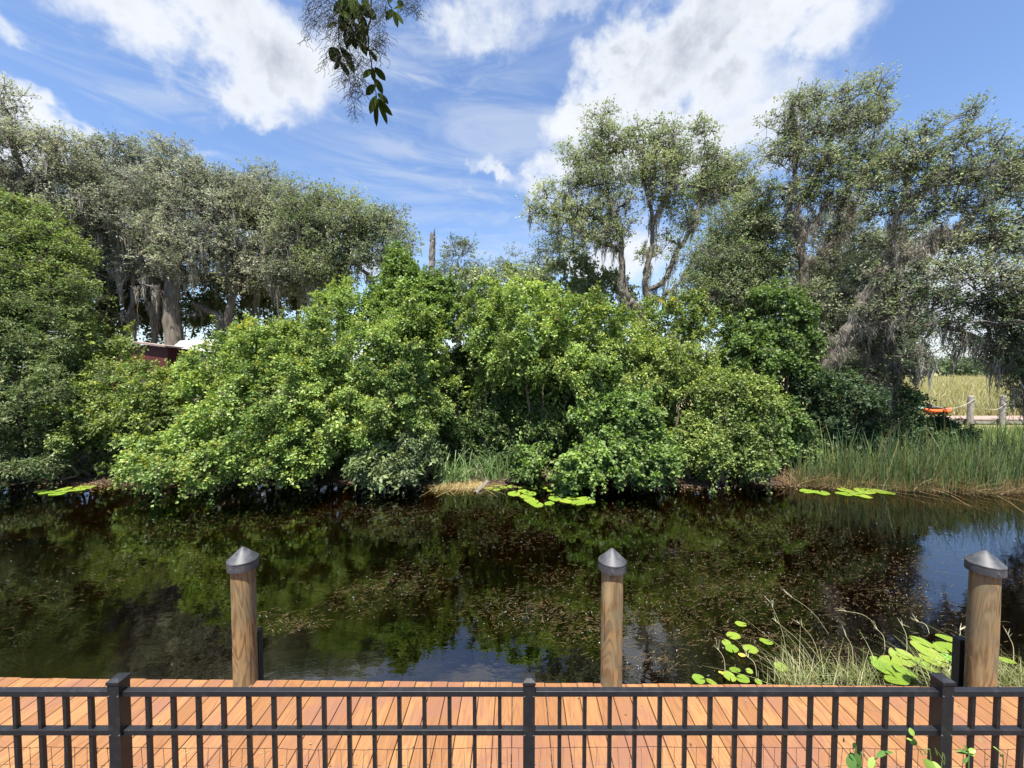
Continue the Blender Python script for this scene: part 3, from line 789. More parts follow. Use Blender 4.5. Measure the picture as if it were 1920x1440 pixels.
tree('broadleaf_tree', 'yellow-green leafy tree at the left edge in front of the grey oaks', 'tree',
     [([(20, 700, 12.5), (35, 600, 12.5), (50, 500, 12.5), (60, 420, 12.5)], .13, .04), ([(40, 560, 12.5), (90, 500, 12.5)], .06, .03)],
     [(40, 410, 55, 30, 13), (20, 460, 70, 45, 12.6), (90, 470, 60, 34, 12.8), (40, 530, 80, 45, 12.3), (110, 540, 50, 32, 12.4), (20, 590, 70, 45, 12), (100, 585, 45, 35, 12.2), (-60, 480, 70, 80, 12.6)],
     GREEN, None, dens=2.4, leaf=(.085, .05), cr=.36, n_tw=20, n_lf=8, tip=(.28, .30, .05), tipz=.35)

# dead snag
p0 = P(813, 520, 17.2); root = thing('dead_snag', 'bare grey broken tree trunk with a jagged top sticking up against the sky', 'dead tree', (p0[0], p0[1], .4))
G = Geo(); q = np.array([[p0[0] + .02, p0[1], .3], P(811, 560, 17.2), P(809, 500, 17.2), P(811, 460, 17.2), P(811, 440, 17.2)])
q = curve_pts(q, 5, wob=.012); G.tube(q, np.linspace(.17, .115, len(q)), 14, lump=.14)
t_ = q[-1]
for k in range(9):
    a = k * .7; b0 = t_ + np.array([math.cos(a) * .075, math.sin(a) * .075, -.1]); G.sticks(b0[None], (b0 + np.array([math.cos(a) * .015 + .02, 0, .12 + .22 * rng.random() + (.12 if k in (0, 1, 8) else 0)]))[None], .045, .006)
G.obj('trunk', M_bark_grey, root, smooth=False)
G = Geo()
for k in range(5):
    i = rng.integers(4, len(q) - 3); a = rng.uniform(0, 6.28); b0 = q[i]; G.sticks(b0[None], (b0 + np.array([math.cos(a) * .3, math.sin(a) * .3, .05]))[None], .03, .012)
G.obj('stub', M_bark_grey, root)

for px, py, D, lab, lob in ((860, 500, 27, 'small pale round-topped tree directly right of the broken snag', [(862, 475, 36, 20, 27), (835, 500, 22, 22, 27), (895, 500, 22, 18, 27), (860, 515, 40, 12, 27)]),
                            (955, 520, 28, 'small sparse pale tree between the round-topped tree and the tall central oak', [(948, 492, 24, 14, 28), (925, 520, 24, 14, 28), (975, 515, 28, 18, 28)]),
                            (1015, 520, 24, 'thin pale tree standing just left of the tall central oak', [(1012, 480, 22, 20, 24), (1030, 510, 24, 22, 24), (1000, 520, 20, 16, 24), (1045, 470, 16, 20, 24)])):
    tree('small_tree', lab, 'tree', [([(px, py + 70, D), (px + 3, py + 20, D), (px - 2, py - 10, D)], .16, .06)], lob, [(.14, .18, .08), (.18, .22, .11), (.10, .13, .06)], 'small distant trees in the gap', dens=.95, leaf=(.12, .065), cr=.6, moss_n=.4, moss_len=(.5, 1.4), mossw=.04)

# central oak
tree('oak_tree', 'tall central oak with a forked dark trunk and sky showing through its crown', 'tree',
     [([(1193, 620, 16), (1196, 592, 16), (1192, 580, 16), (1180, 566, 16)], .26, .2),
      ([(1190, 582, 16), (1172, 545, 16), (1166, 490, 16), (1160, 430, 16.2), (1140, 370, 16.4), (1125, 300, 16.6), (1128, 250, 16.6)], .16, .04),
      ([(1196, 588, 16), (1212, 572, 16), (1210, 520, 16), (1222, 460, 16), (1222, 400, 16), (1210, 350, 16), (1205, 270, 16)], .15, .04),
      ([(1212, 545, 16), (1245, 525, 16), (1270, 470, 16), (1295, 430, 16), (1310, 380, 16.2), (1320, 290, 16.4)], .12, .04),
      ([(1164, 470, 16), (1120, 450, 16), (1080, 420, 16), (1040, 400, 16)], .10, .03),
      ([(1240, 560, 16), (1275, 530, 16), (1300, 490, 16), (1340, 450, 16)], .07, .03),
      ([(1160, 430, 16.2), (1100, 400, 16), (1060, 365, 16)], .08, .03), ([(1222, 420, 16), (1260, 340, 16), (1262, 270, 16)], .08, .03)],
     [(1128, 240, 34, 24, 16.4), (1150, 280, 40, 30, 16.4), (1100, 300, 36, 26, 16.4), (1075, 290, 20, 18, 16), (1125, 340, 46, 30, 16.2), (1080, 345, 30, 22, 16), (1195, 260, 26, 20, 16.2), (1240, 265, 42, 28, 16.2), (1225, 315, 48, 30, 16), (1270, 300, 30, 26, 16.2), (1250, 360, 44, 28, 16),
      (1320, 245, 20, 28, 16.4), (1330, 290, 18, 16, 16.4), (1345, 320, 50, 22, 16.6), (1380, 310, 24, 18, 16.8), (1320, 355, 36, 28, 16.4), (1375, 350, 45, 34, 16.6),
      (1025, 370, 30, 18, 16), (1040, 400, 36, 20, 16), (1000, 395, 14, 12, 16), (1080, 400, 40, 24, 16), (1050, 435, 40, 20, 15.8), (1110, 440, 40, 26, 15.8), (1135, 400, 36, 26, 16), (1180, 375, 24, 20, 15.8), (1170, 430, 26, 20, 15.8), (1200, 330, 26, 24, 16), (1290, 410, 34, 24, 16.2), (1215, 480, 24, 18, 16), (1260, 450, 18, 14, 16), (1075, 470, 40, 16, 15.8)],
     OLIVE, None, dens=1.45, leaf=(.105, .055), cr=.40, n_tw=17, n_lf=7, moss_n=.25, moss_len=(.3, 1.3), limb_moss=1.6, mossw=.024, mossk=14, moss_top=.75, tip=(.22, .23, .06), tipz=.2)

tree('broadleaf_tree', 'dense soft grey-green tree filling the space between the central oak and the right oak', 'tree',
     [([(1400, 640, 14.5), (1398, 540, 14.5), (1400, 460, 14.5), (1400, 400, 14.5)], .15, .04)],
     [(1405, 400, 38, 34, 14.6), (1375, 440, 50, 40, 14.4), (1425, 440, 34, 40, 14.6), (1345, 490, 52, 42, 14.2), (1400, 500, 60, 45, 14.2), (1315, 540, 40, 34, 14), (1360, 560, 56, 45, 13.8), (1420, 560, 50, 40, 14), (1445, 500, 30, 40, 14.4)],
     [(.22, .27, .12), (.28, .33, .17), (.16, .21, .085)], None, dens=2.4, leaf=(.085, .045), cr=.40, n_tw=19, n_lf=8, tip=(.26, .28, .05), tipz=.2)

# right oaks
tree('oak_tree', 'tall airy oak with upright trunk, left one of the two big right oaks', 'tree',
     [([(1540, 760, 13.2), (1512, 660, 13.2), (1505, 600, 13.2), (1508, 520, 13.2), (1498, 440, 13.2), (1490, 400, 13.2)], .24, .10),
      ([(1500, 450, 13.2), (1482, 395, 13.2), (1490, 330, 13.2), (1488, 260, 13.2), (1480, 210, 13.2)], .09, .03),
      ([(1508, 500, 13.2), (1550, 465, 13), (1575, 430, 13), (1578, 390, 13), (1600, 340, 13), (1640, 330, 13)], .08, .03),
      ([(1490, 400, 13.2), (1530, 330, 13.2), (1560, 250, 13.2), (1600, 200, 13.2)], .08, .025), ([(1500, 440, 13.2), (1535, 400, 13.2), (1560, 360, 13.2)], .06, .03),
      ([(1575, 420, 13), (1600, 400, 13), (1640, 250, 13), (1650, 190, 13)], .05, .02)],
     [(1500, 195, 34, 22, 13.2), (1545, 180, 34, 20, 13.2), (1585, 185, 26, 20, 13.2), (1630, 160, 24, 16, 13.2), (1650, 185, 22, 16, 13.2), (1520, 240, 40, 26, 13.2), (1575, 235, 38, 26, 13.2), (1630, 220, 34, 24, 13.2), (1460, 245, 20, 20, 13.2), (1480, 290, 34, 20, 13.2), (1445, 285, 16, 12, 13.2), (1540, 300, 46, 22, 13), (1620, 290, 46, 26, 13),
      (1560, 330, 50, 18, 13), (1640, 330, 50, 20, 13), (1470, 370, 40, 20, 13.2), (1440, 350, 20, 16, 13.4), (1530, 365, 36, 18, 13), (1470, 420, 22, 20, 13.2), (1600, 380, 34, 16, 13), (1560, 440, 24, 18, 13), (1580, 500, 34, 26, 13), (1530, 560, 30, 30, 13), (1470, 480, 24, 26, 13.4), (1450, 420, 24, 20, 13.4), (1535, 500, 26, 24, 13.3), (1600, 550, 34, 30, 13.2), (1560, 610, 36, 34, 13.2), (1610, 620, 34, 34, 13.2), (1500, 640, 30, 36, 13.2), (1620, 450, 26, 22, 13.2)],
     OLIVE, 'big oaks at the right bank', dens=1.65, leaf=(.088, .045), cr=.33, n_tw=15, n_lf=7, moss_n=.2, moss_len=(.2, 1.0), limb_moss=3, mossw=.017, mossk=18, moss_top=.8, tip=(.22, .25, .08), tipz=.2, bark_m=M_bark)
tree('oak_tree', 'big oak at the right whose bare trunk leans and slants up to the right', 'tree',
     [([(1530, 740, 12.4), (1560, 670, 12.2), (1590, 615, 12), (1630, 540, 11.8), (1680, 490, 11.6), (1740, 465, 11.4), (1790, 430, 11.2), (1850, 380, 11)], .19, .05),
      ([(1572, 650, 12.1), (1600, 615, 12), (1650, 605, 11.8), (1700, 600, 11.6)], .10, .04),
      ([(1680, 492, 11.6), (1672, 440, 11.6), (1685, 400, 11.6), (1730, 360, 11.4), (1800, 325, 11.2), (1870, 310, 11)], .09, .03),
      ([(1715, 475, 11.5), (1760, 435, 11.4), (1830, 440, 11), (1900, 445, 10.8)], .06, .03), ([(1690, 395, 11.6), (1700, 330, 11.6), (1730, 270, 11.4)], .05, .02)],
     [(1700, 265, 36, 16, 11.4), (1735, 240, 20, 12, 11.4), (1760, 290, 36, 16, 11.3), (1820, 215, 20, 9, 11.2), (1810, 260, 44, 16, 11.2), (1865, 275, 34, 18, 11), (1905, 300, 34, 24, 10.9), (1690, 310, 50, 20, 11.5), (1760, 330, 50, 20, 11.3), (1830, 330, 50, 22, 11.1), (1900, 350, 44, 26, 10.9), (1980, 330, 50, 50, 10.8),
      (1640, 350, 30, 20, 11.7), (1710, 365, 44, 18, 11.5), (1800, 380, 46, 20, 11.2), (1880, 410, 50, 26, 10.9), (1650, 400, 20, 16, 11.7), (1840, 450, 50, 20, 11), (1910, 460, 44, 26, 10.8), (1780, 510, 44, 20, 11.2), (1860, 520, 50, 26, 10.8), (1930, 540, 40, 30, 10.6), (1720, 540, 36, 22, 11.5), (1660, 460, 22, 16, 11.8), (1640, 580, 30, 22, 11.8), (1700, 430, 26, 16, 11.6), (1750, 400, 34, 18, 11.4), (1790, 470, 34, 16, 11.3), (1720, 500, 26, 16, 11.6), (1640, 520, 30, 24, 11.9), (1930, 600, 40, 40, 10.6)],
     OLIVE, 'big oaks at the right bank', dens=1.8, leaf=(.080, .042), cr=.31, n_tw=15, n_lf=7, moss_n=.2, moss_len=(.2, 1.0), limb_moss=3, mossw=.015, mossk=18, moss_top=.8, tip=(.22, .24, .08), tipz=.2)
tree('mossy_tree', 'upright trunk wrapped in grey moss and leaves, under the leaning oak beside the reeds', 'tree',
     [([(1655, 850, 12.3), (1652, 760, 12.3), (1662, 680, 12.3), (1668, 600, 12.3), (1660, 520, 12.3)], .14, .07), ([(1630, 840, 12.5), (1628, 740, 12.5), (1640, 640, 12.5)], .10, .05)],
     [(1665, 540, 30, 30, 12.3), (1700, 620, 34, 30, 12.3), (1620, 640, 34, 30, 12.6), (1690, 690, 26, 30, 12.3), (1650, 720, 30, 26, 12.4), (1600, 700, 34, 26, 12.6), (1660, 780, 20, 26, 12.2)],
     [(.09, .13, .05), (.13, .16, .075), (.07, .10, .04)], None, dens=1.3, leaf=(.075, .045), cr=.34, n_tw=18, n_lf=8, moss_n=1.0, moss_len=(.5, 1.6), limb_moss=5, mossw=.025, mossk=24)
tree('oak_tree', 'low spreading oak hanging moss over the distant boardwalk at the right edge', 'tree',
     [([(2030, 800, 11.2), (2010, 700, 11.2), (1960, 640, 11.2), (1880, 650, 11.2), (1820, 630, 11.2), (1750, 600, 11.2)], .2, .05), ([(1960, 640, 11.2), (1930, 580, 11.2), (1900, 550, 11.2)], .1, .04)],
     [(1760, 560, 40, 20, 11.2), (1830, 570, 44, 20, 11.2), (1900, 580, 44, 24, 11.2), (1780, 600, 34, 14, 11.2), (1850, 610, 26, 14, 11.2), (1900, 630, 34, 28, 11), (1960, 660, 34, 40, 11), (1890, 670, 30, 24, 11), (1730, 620, 24, 22, 11.2), (1915, 700, 30, 34, 11), (1860, 655, 24, 14, 11), (1935, 750, 24, 26, 11), (1800, 640, 24, 10, 11.2), (1720, 660, 20, 24, 11)],
     [(.07, .12, .04), (.10, .15, .06), (.12, .15, .08)], None, dens=1.5, leaf=(.062, .034), cr=.25, n_tw=17, n_lf=8, moss_n=.8, moss_len=(.4, 1.6), limb_moss=2.0, mossw=.022, mossk=18)

tree('oak_tree', 'pale grey-green oak standing further back, seen through the gaps between the right oaks', 'tree',
     [([(1620, 760, 19), (1610, 660, 19), (1600, 560, 19), (1610, 480, 19)], .2, .08), ([(1610, 560, 19), (1680, 500, 19), (1760, 460, 19)], .12, .05)],
     [(1600, 470, 60, 40, 19), (1540, 520, 50, 44, 19), (1660, 520, 55, 40, 19), (1600, 590, 60, 40, 19), (1690, 580, 40, 36, 19), (1700, 450, 44, 34, 19), (1520, 600, 40, 44, 19), (1560, 660, 60, 40, 18.5), (1660, 650, 40, 40, 18.5), (1480, 560, 40, 40, 19), (1600, 400, 44, 26, 19), (1530, 440, 34, 30, 19)],
     GREY, None, dens=1.3, leaf=(.12, .06), cr=.46, n_tw=16, n_lf=7, moss_n=.25, moss_len=(.4, 1.8), limb_moss=1, mossw=.03, mossk=16, moss_top=.7)
# understory behind
bush('understory_shrub', 'dark shrubs in the shade behind the red shed', 'shrub', [(150, 590, 80, 70, 20), (230, 580, 70, 70, 22), (300, 580, 60, 70, 23), (400, 580, 70, 70, 23), (480, 560, 70, 70, 23), (560, 540, 60, 70, 23)], [(.13, .16, .07), (.18, .20, .10), (.09, .12, .05)], leaf=(.12, .08), sp=.6, cr=.42, trail=0, n_lf=11)
bush('understory_shrub', 'olive shrubs half hidden behind the central mound, below the small distant trees', 'shrub', [(880, 560, 70, 50, 19), (980, 545, 60, 40, 19), (1070, 540, 60, 60, 18), (1130, 560, 50, 50, 17.5)], OLIVE, leaf=(.12, .09), sp=.6, cr=.45, trail=0, n_lf=11)

# ---------------------------------------------------------------- bushes along the far bank
bush('willow_bush', 'grey-green willow bush at the left edge leaning over the water by the left lily pads', 'bush',
     [(30, 640, 100, 90, 11.6), (-60, 700, 100, 160, 11.4), (60, 730, 95, 80, 11.3), (30, 820, 80, 70, 11.2), (30, 878, 70, 32, 10.5), (-60, 880, 80, 50, 10.4)], WILLOW, leaf=(.09, .035), cr=.30, n_lf=13, tip=(.28, .32, .14), tipz=.25)
bush('round_bush', 'rounded leafy bush just left of the red shed', 'bush',
     [(180, 672, 50, 58, 12.8), (140, 740, 60, 60, 12.2), (215, 755, 66, 66, 12.3), (280, 722, 40, 40, 12.4), (180, 800, 80, 60, 11.8), (295, 752, 55, 46, 12.2), (290, 800, 70, 60, 11.9), (370, 715, 50, 42, 13), (130, 830, 40, 40, 11.6)], GREEN, leaf=(.085, .06), n_lf=11, tip=TIPY, tipz=.3)
bush('vine_covered_bush', 'bright green vine mound reaching furthest out over the water, near the left lily pads', 'bush',
     [(320, 870, 80, 58, 10.4), (400, 860, 90, 72, 10.3), (480, 800, 100, 90, 10.9), (430, 720, 80, 80, 12), (520, 690, 85, 85, 12.3), (560, 770, 90, 90, 11.3), (540, 860, 80, 66, 10.6), (465, 652, 44, 42, 13)], BRIGHT, tip=TIPY, tipz=.38)
bush('vine_covered_bush', 'tall leafy mound left of the vine-covered pillar, with a dark hollow at its foot', 'bush',
     [(640, 610, 62, 66, 12.9), (620, 700, 85, 75, 12.2), (700, 680, 80, 80, 12.2), (770, 680, 75, 90, 12.2), (660, 790, 85, 75, 11.4), (740, 770, 85, 80, 11.5), (782, 640, 50, 58, 12.7), (788, 780, 50, 60, 11.6), (560, 640, 40, 46, 13)], BRIGHT, tip=TIPY, tipz=.38)
bush('low_shrub', 'small pale-leaved shrub at the waterline left of the dry grass patch', 'shrub',
     [(700, 868, 40, 34, 10.6), (740, 880, 40, 30, 10.5), (780, 850, 40, 36, 10.9)], WILLOW, leaf=(.11, .06), sp=.3, n_lf=9, tip=(.3, .36, .12), tipz=.4)
bush('vine_covered_pillar', 'narrow column of dark green vines peaking just below the broken snag', 'bush',
     [(752, 510, 28, 42, 14.2), (770, 570, 50, 50, 13.8), (720, 570, 30, 44, 13.9), (815, 560, 34, 46, 13.8), (790, 600, 60, 44, 13.4)], DEEP, leaf=(.10, .08), sp=.32, n_lf=11, tip=(.2, .3, .04), tipz=.4)
bush('vine_covered_bush', 'largest central vine mound, round-topped, above the dry grass patch and middle lily pads', 'bush',
     [(915, 590, 50, 60, 13.2), (980, 590, 66, 66, 13), (1050, 610, 66, 60, 12.8), (1110, 620, 60, 62, 12.8), (908, 655, 32, 46, 12.6), (970, 690, 62, 62, 12.6), (1050, 700, 66, 62, 12.3), (1120, 710, 60, 70, 12.2), (1160, 650, 44, 60, 12.8), (1000, 650, 60, 60, 12.2)], BRIGHT, tip=TIPY, tipz=.38)
bush('shaded_thicket', 'thicket painted dark for shade in the hollow beneath the central vine mound', 'shrub',
     [(885, 720, 46, 80, 14.8), (970, 730, 70, 90, 14.4), (1080, 740, 70, 90, 14), (860, 800, 50, 60, 13), (930, 800, 60, 60, 13), (1010, 810, 60, 55, 12.8), (960, 855, 60, 26, 12.3)], [(.07, .12, .035), (.10, .15, .05), (.05, .085, .025)], leaf=(.09, .055), sp=.36, trail=.1)  # leaf palette darkened to paint in the shade under the mound
bush('trailing_vine_bush', 'bright vine curtain trailing down to the water behind the middle lily pads', 'bush',
     [(1130, 790, 55, 60, 11.6), (1180, 800, 50, 60, 11.3), (1130, 865, 60, 46, 10.7), (1190, 870, 46, 42, 10.6), (1070, 885, 26, 32, 10.3), (1000, 870, 26, 34, 10.9), (1230, 860, 34, 40, 10.9), (1060, 905, 14, 14, 10.2)], DEEP, leaf=(.09, .08), tip=(.22, .36, .05), tipz=.5, trail=.6, sp=.32)
bush('round_bush', 'olive-green bush with yellow tips under the forked oak trunk', 'bush',
     [(1235, 610, 50, 50, 13.6), (1290, 620, 50, 60, 13.6), (1230, 690, 60, 60, 12.8), (1290, 710, 55, 65, 12.8), (1250, 780, 60, 70, 12.2), (1300, 800, 50, 60, 12.1), (1190, 730, 40, 60, 12.4)], GREEN, leaf=(.085, .06), n_lf=11, tip=TIPY, tipz=.38)
bush('trailing_vine_bush', 'vine-draped pale bush hanging to the waterline left of the short reeds', 'bush',
     [(1360, 740, 50, 42, 11.6), (1410, 750, 42, 36, 11.4), (1340, 800, 40, 50, 11.4), (1320, 850, 36, 40, 11), (1400, 800, 36, 40, 11.2), (1408, 860, 26, 46, 10.8), (1375, 840, 30, 46, 11.1)], GREEN, leaf=(.075, .058), tip=(.3, .36, .08), tipz=.5, trail=.6, sp=.32)
bush('vine_covered_bush', 'dark green vine-covered mound left of the tall airy oak trunk', 'bush',
     [(1450, 590, 50, 54, 13), (1400, 640, 50, 54, 13), (1470, 660, 50, 62, 12.8), (1430, 700, 60, 60, 12.6), (1500, 740, 46, 56, 12.6), (1460, 800, 50, 56, 12.3), (1490, 850, 40, 34, 12)], DEEP, leaf=(.09, .075), tip=(.18, .27, .05), tipz=.35)
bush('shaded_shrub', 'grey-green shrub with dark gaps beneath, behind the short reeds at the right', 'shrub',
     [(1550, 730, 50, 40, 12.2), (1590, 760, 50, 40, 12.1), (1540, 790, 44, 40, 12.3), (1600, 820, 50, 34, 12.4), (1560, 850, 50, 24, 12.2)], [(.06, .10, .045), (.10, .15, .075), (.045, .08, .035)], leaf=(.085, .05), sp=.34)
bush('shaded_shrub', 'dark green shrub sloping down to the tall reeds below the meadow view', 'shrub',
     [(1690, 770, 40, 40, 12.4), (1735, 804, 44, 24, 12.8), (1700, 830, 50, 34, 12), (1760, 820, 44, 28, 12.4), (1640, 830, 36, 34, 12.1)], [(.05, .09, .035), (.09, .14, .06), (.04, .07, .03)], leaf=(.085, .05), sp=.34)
for px, py, D, h_, lab in ((465, 612, 12.6, .55, 'yellow flowering plant sprig on top of the left vine mound'), (290, 722, 12.0, .6, 'yellow flowering plant sprig low in front of the red shed'), (1256, 560, 13.4, .35, 'yellow-orange leafy sprig under the forked oak trunk')):
    b0 = P(px, py + 16, D); root = thing('yellow_plant', lab, 'plant', b0, 'yellow sprigs')
    G = Geo(); S = Geo()
    for k in range(9):
        e = b0 + np.array([rng.normal() * .16, rng.normal() * .1, h_ * rng.uniform(.5, 1)]); S.sticks(b0[None], e[None], .006, .003)
        n = 60; t = rng.random((n, 1)); c = b0 + (e - b0) * (t * .8 + .2) + rng.normal(size=(n, 3)) * .022
        G.leaves(c, rng.normal(size=(n, 3)), rng.normal(size=(n, 3)) + np.array([0, 0, .8]), np.full(n, .05), np.full(n, .03), mixpal([(.62, .50, .02), (.50, .48, .05), (.65, .42, .02)], n))
    S.obj('stem', M_twig, root); G.obj('flowers', M_leaf, root)

# ---------------------------------------------------------------- reeds, grasses, straw
def blades(G, X, Y, Z, h, wid, pal, lean=.18, k=4, bend=.35):
    n = len(X); a = rng.uniform(0, 6.28, n); ln = np.abs(rng.normal(0, lean, n)) * h
    t = np.linspace(0, 1, k)[None]
    hh = h * rng.uniform(.6, 1.08, n)
    px = X[:, None] + np.cos(a)[:, None] * ln[:, None] * (t + bend * t ** 3); py = Y[:, None] + np.sin(a)[:, None] * ln[:, None] * (t + bend * t ** 3)
    pz = Z[:, None] + hh[:, None] * (t - .25 * (ln / np.maximum(h, .01))[:, None] * t ** 2)
    wd = wid * rng.uniform(.6, 1.3, (n, 1)) * np.linspace(1, .15, k)[None] ** .7
    b = rng.uniform(-.9, .9, n); side = np.stack([np.cos(b), np.sin(b), np.zeros(n)], 1)
    G.ribbons(np.stack([px, py, pz], -1), wd, side, mixpal(pal, n) * rng.uniform(.75, 1.25, (n, 1)))

def bank_z(x, y):
    d = y - shore_y(x); return np.where(d < 0, np.maximum(d * .45, -.12), .42 * (1 - np.exp(-d * .45)))

G = Geo()
REED = [(.035, .085, .028), (.07, .14, .045), (.025, .06, .025), (.13, .19, .05), (.19, .21, .06), (.17, .14, .065)]
n = 9500; cl_ = rng.uniform(8.4, 19.5, 120); ci2 = rng.integers(0, 120, n); ch_ = rng.uniform(.55, 1.25, 120); X = np.clip(cl_[ci2] + rng.normal(size=n) * .20, 8.2, 20); Y = shore_y(X) - .25 + np.abs(rng.normal(0, 1.0, n)) * (.4 + .35 * (X > 11.5)); h = np.clip(rng.normal(1.0, .35, n) + .15 * (X > 12), .35, 1.7)
h = np.where((X < 10.8) & (rng.random(n) < .5), h * .6, h) * ch_[ci2]
blades(G, X, Y, bank_z(X, Y), h, .02, REED, .17)
o = G.obj('reeds', M_blade); tag(o, 'green upright reeds crowding the right bank along the water', 'reeds', kind='stuff')
G = Geo(); n = 3600; X = rng.uniform(8.0, 19, n); Y = shore_y(X) - .3 + np.abs(rng.normal(0, .28, n)); blades(G, X, Y, np.maximum(bank_z(X, Y), -.02), np.full(n, .5), .014, [(.30, .20, .10), (.20, .12, .055), (.38, .28, .16), (.13, .08, .04)], .8, bend=.7)
o = G.obj('dead_reeds', M_blade); tag(o, 'brown fallen reed stalks matted at the foot of the green reeds', 'dead reeds', kind='stuff')
# sunlit tall grass behind, on the right
G = Geo(); n = 7000; X = rng.uniform(13.5, 26, n); Y = rng.uniform(13, 17.5, n); k_ = X > Y * .98 + .2; X, Y = X[k_], Y[k_]
blades(G, X, Y, np.full(len(X), .42), np.clip(rng.normal(.6, .15, len(X)), .3, .9), .025, [(.15, .21, .05), (.21, .25, .08), (.11, .17, .04)], .22)
o = G.obj('tall_grass', M_blade); tag(o, 'bright yellow-green tall grass between the reeds and the far boardwalk', 'grass', kind='stuff')
G = Geo(); n = 26000; Y = 24 + (rng.random(n) ** 1.6) * 120; X = Y * rng.uniform(.85, 1.5, n)
blades(G, X, Y, np.full(n, .42), np.clip(rng.normal(.55, .2, n), .2, 1.3) * (1 + Y / 90), .03 * (1 + Y.mean() / 40), [(.30, .26, .12), (.25, .25, .10), (.34, .27, .16), (.22, .23, .08)], .25, k=3)
o = G.obj('meadow_grass', M_blade); tag(o, 'pale yellow-green marsh grass of the open meadow seen under the right oaks', 'grass', kind='stuff')
# straw mat on the bank and arching grass above it
G = Geo(); n = 1500; X = rng.uniform(-2.15, -.75, n); Y = shore_y(X) + rng.uniform(-.25, .35, n); blades(G, X, Y, np.full(n, .01), np.full(n, .14), .012, [(.42, .33, .15), (.52, .44, .22), (.28, .18, .07)], 1.6, bend=.8)
o = G.obj('dry_grass', M_blade); tag(o, 'patch of sunlit dry straw on the bank just left of the middle lily pads', 'dry grass', kind='stuff')
for px, dd, nn, lab in ((850, 11.1, 120, 'clump of arching long-bladed grass above the dry straw patch, left of the two'), (925, 11.4, 90, 'darker clump of arching long-bladed grass above the dry straw patch, right of the two')):
    b0 = P(px, 895, dd); root = thing('arching_grass', lab, 'plant', (b0[0], b0[1], .12), 'arching grass clumps')
    G = Geo(); X = b0[0] + rng.normal(size=nn) * .3; Y = b0[1] + rng.normal(size=nn) * .15
    blades(G, X, Y, np.full(nn, .1), rng.uniform(.6, 1.0, nn), .03, [(.12, .20, .06), (.20, .28, .10), (.08, .14, .04)], .55, k=7, bend=1.0)
    G.obj('leaves', M_blade, root)
# extra thin trunks and moss-draped stems in the shade under the left oaks
for px, py0, py1, D_, lab in ((240, 640, 470, 20, 'thin moss-draped trunk under the left oaks, left of the thick trunk'), (288, 650, 500, 20.5, 'thin pale stem just left of the thick bare trunk behind the tin roof'), (470, 620, 500, 21.5, 'thin straight trunk between the dark curved trunk and the yellow sprig'), (560, 600, 480, 21, 'thin dark trunk behind the left vine mound near the greener oak')):
    a = P(px, py0, D_); b_ = P(px + 8, py1, D_); root = thing('thin_tree', lab, 'tree', (a[0], a[1], .4), 'thin trunks under the left oaks')
    T = Geo(); q = curve_pts([[a[0], a[1], .3], a, (a + b_) / 2 + [.15, 0, 0], b_], 6, wob=.03); T.tube(q, np.linspace(.15, .07, len(q)), 7, lump=.08); T.obj('trunk', M_bark_grey, root, smooth=True)
    Cg = Geo(); cc = b_ + rng.normal(size=(14, 3)) * [.8, .8, .6]; foliage(Cg, cc, np.full(14, .38), 14, 8, .09, .045, GREY, jit=.04); Cg.obj('crown', M_tree_leaf, root)
    Mg = Geo(); pp = np.vstack([q[rng.integers(len(q) // 2, len(q), 10)] + rng.normal(size=(10, 3)) * .2, cc - [0, 0, .2]]); moss(Mg, pp, 20, .2, .6, 2.2, .035); Mg.obj('hanging_moss', M_moss, root)
# curled bits of leaf and twig dropped on the deck
G = Geo(); n = 60; X = rng.uniform(-4.5, 5, n); Y = rng.uniform(2.55, 3.2, n); c = np.stack([X, Y, np.full(n, .538)], 1)
G.leaves(c, rng.normal(size=(n, 3)) * .35 + np.array([0, 0, 1]), rng.normal(size=(n, 3)) * [1, 1, .15], rng.uniform(.01, .035, n), rng.uniform(.005, .014, n), mixpal([(.20, .10, .04), (.42, .32, .18), (.10, .06, .03)], n))
for _ in range(9):
    a = np.array([rng.uniform(-3.5, 4.6), rng.uniform(2.6, 3.2), .536]); q = a + np.cumsum(rng.normal(size=(6, 3)) * [.02, .015, .001], 0); q[:, 2] = .536; G.sticks(q[:-1], q[1:], .0012, .001, (.45, .36, .22))
o = G.obj('deck_litter', M_blade); tag(o, 'scattered curled leaf bits and twigs lying on the deck boards', 'leaf litter', kind='stuff')
# leaf litter and twigs at the shaded waterline
G = Geo(); n = 5000; X = rng.uniform(-14, 9.5, n); Y = shore_y(X) + rng.normal(.1, .3, n); c = np.stack([X, Y, np.maximum(bank_z(X, Y), 0) + .02], 1)
G.leaves(c, rng.normal(size=(n, 3)) * .3 + np.array([0, 0, 1]), rng.normal(size=(n, 3)), np.full(n, .07), np.full(n, .03), mixpal([(.16, .08, .035), (.10, .055, .025), (.26, .17, .09)], n))
o = G.obj('leaf_litter', M_blade); tag(o, 'brown leaf litter along the shaded waterline under the bushes', 'leaf litter', kind='stuff')

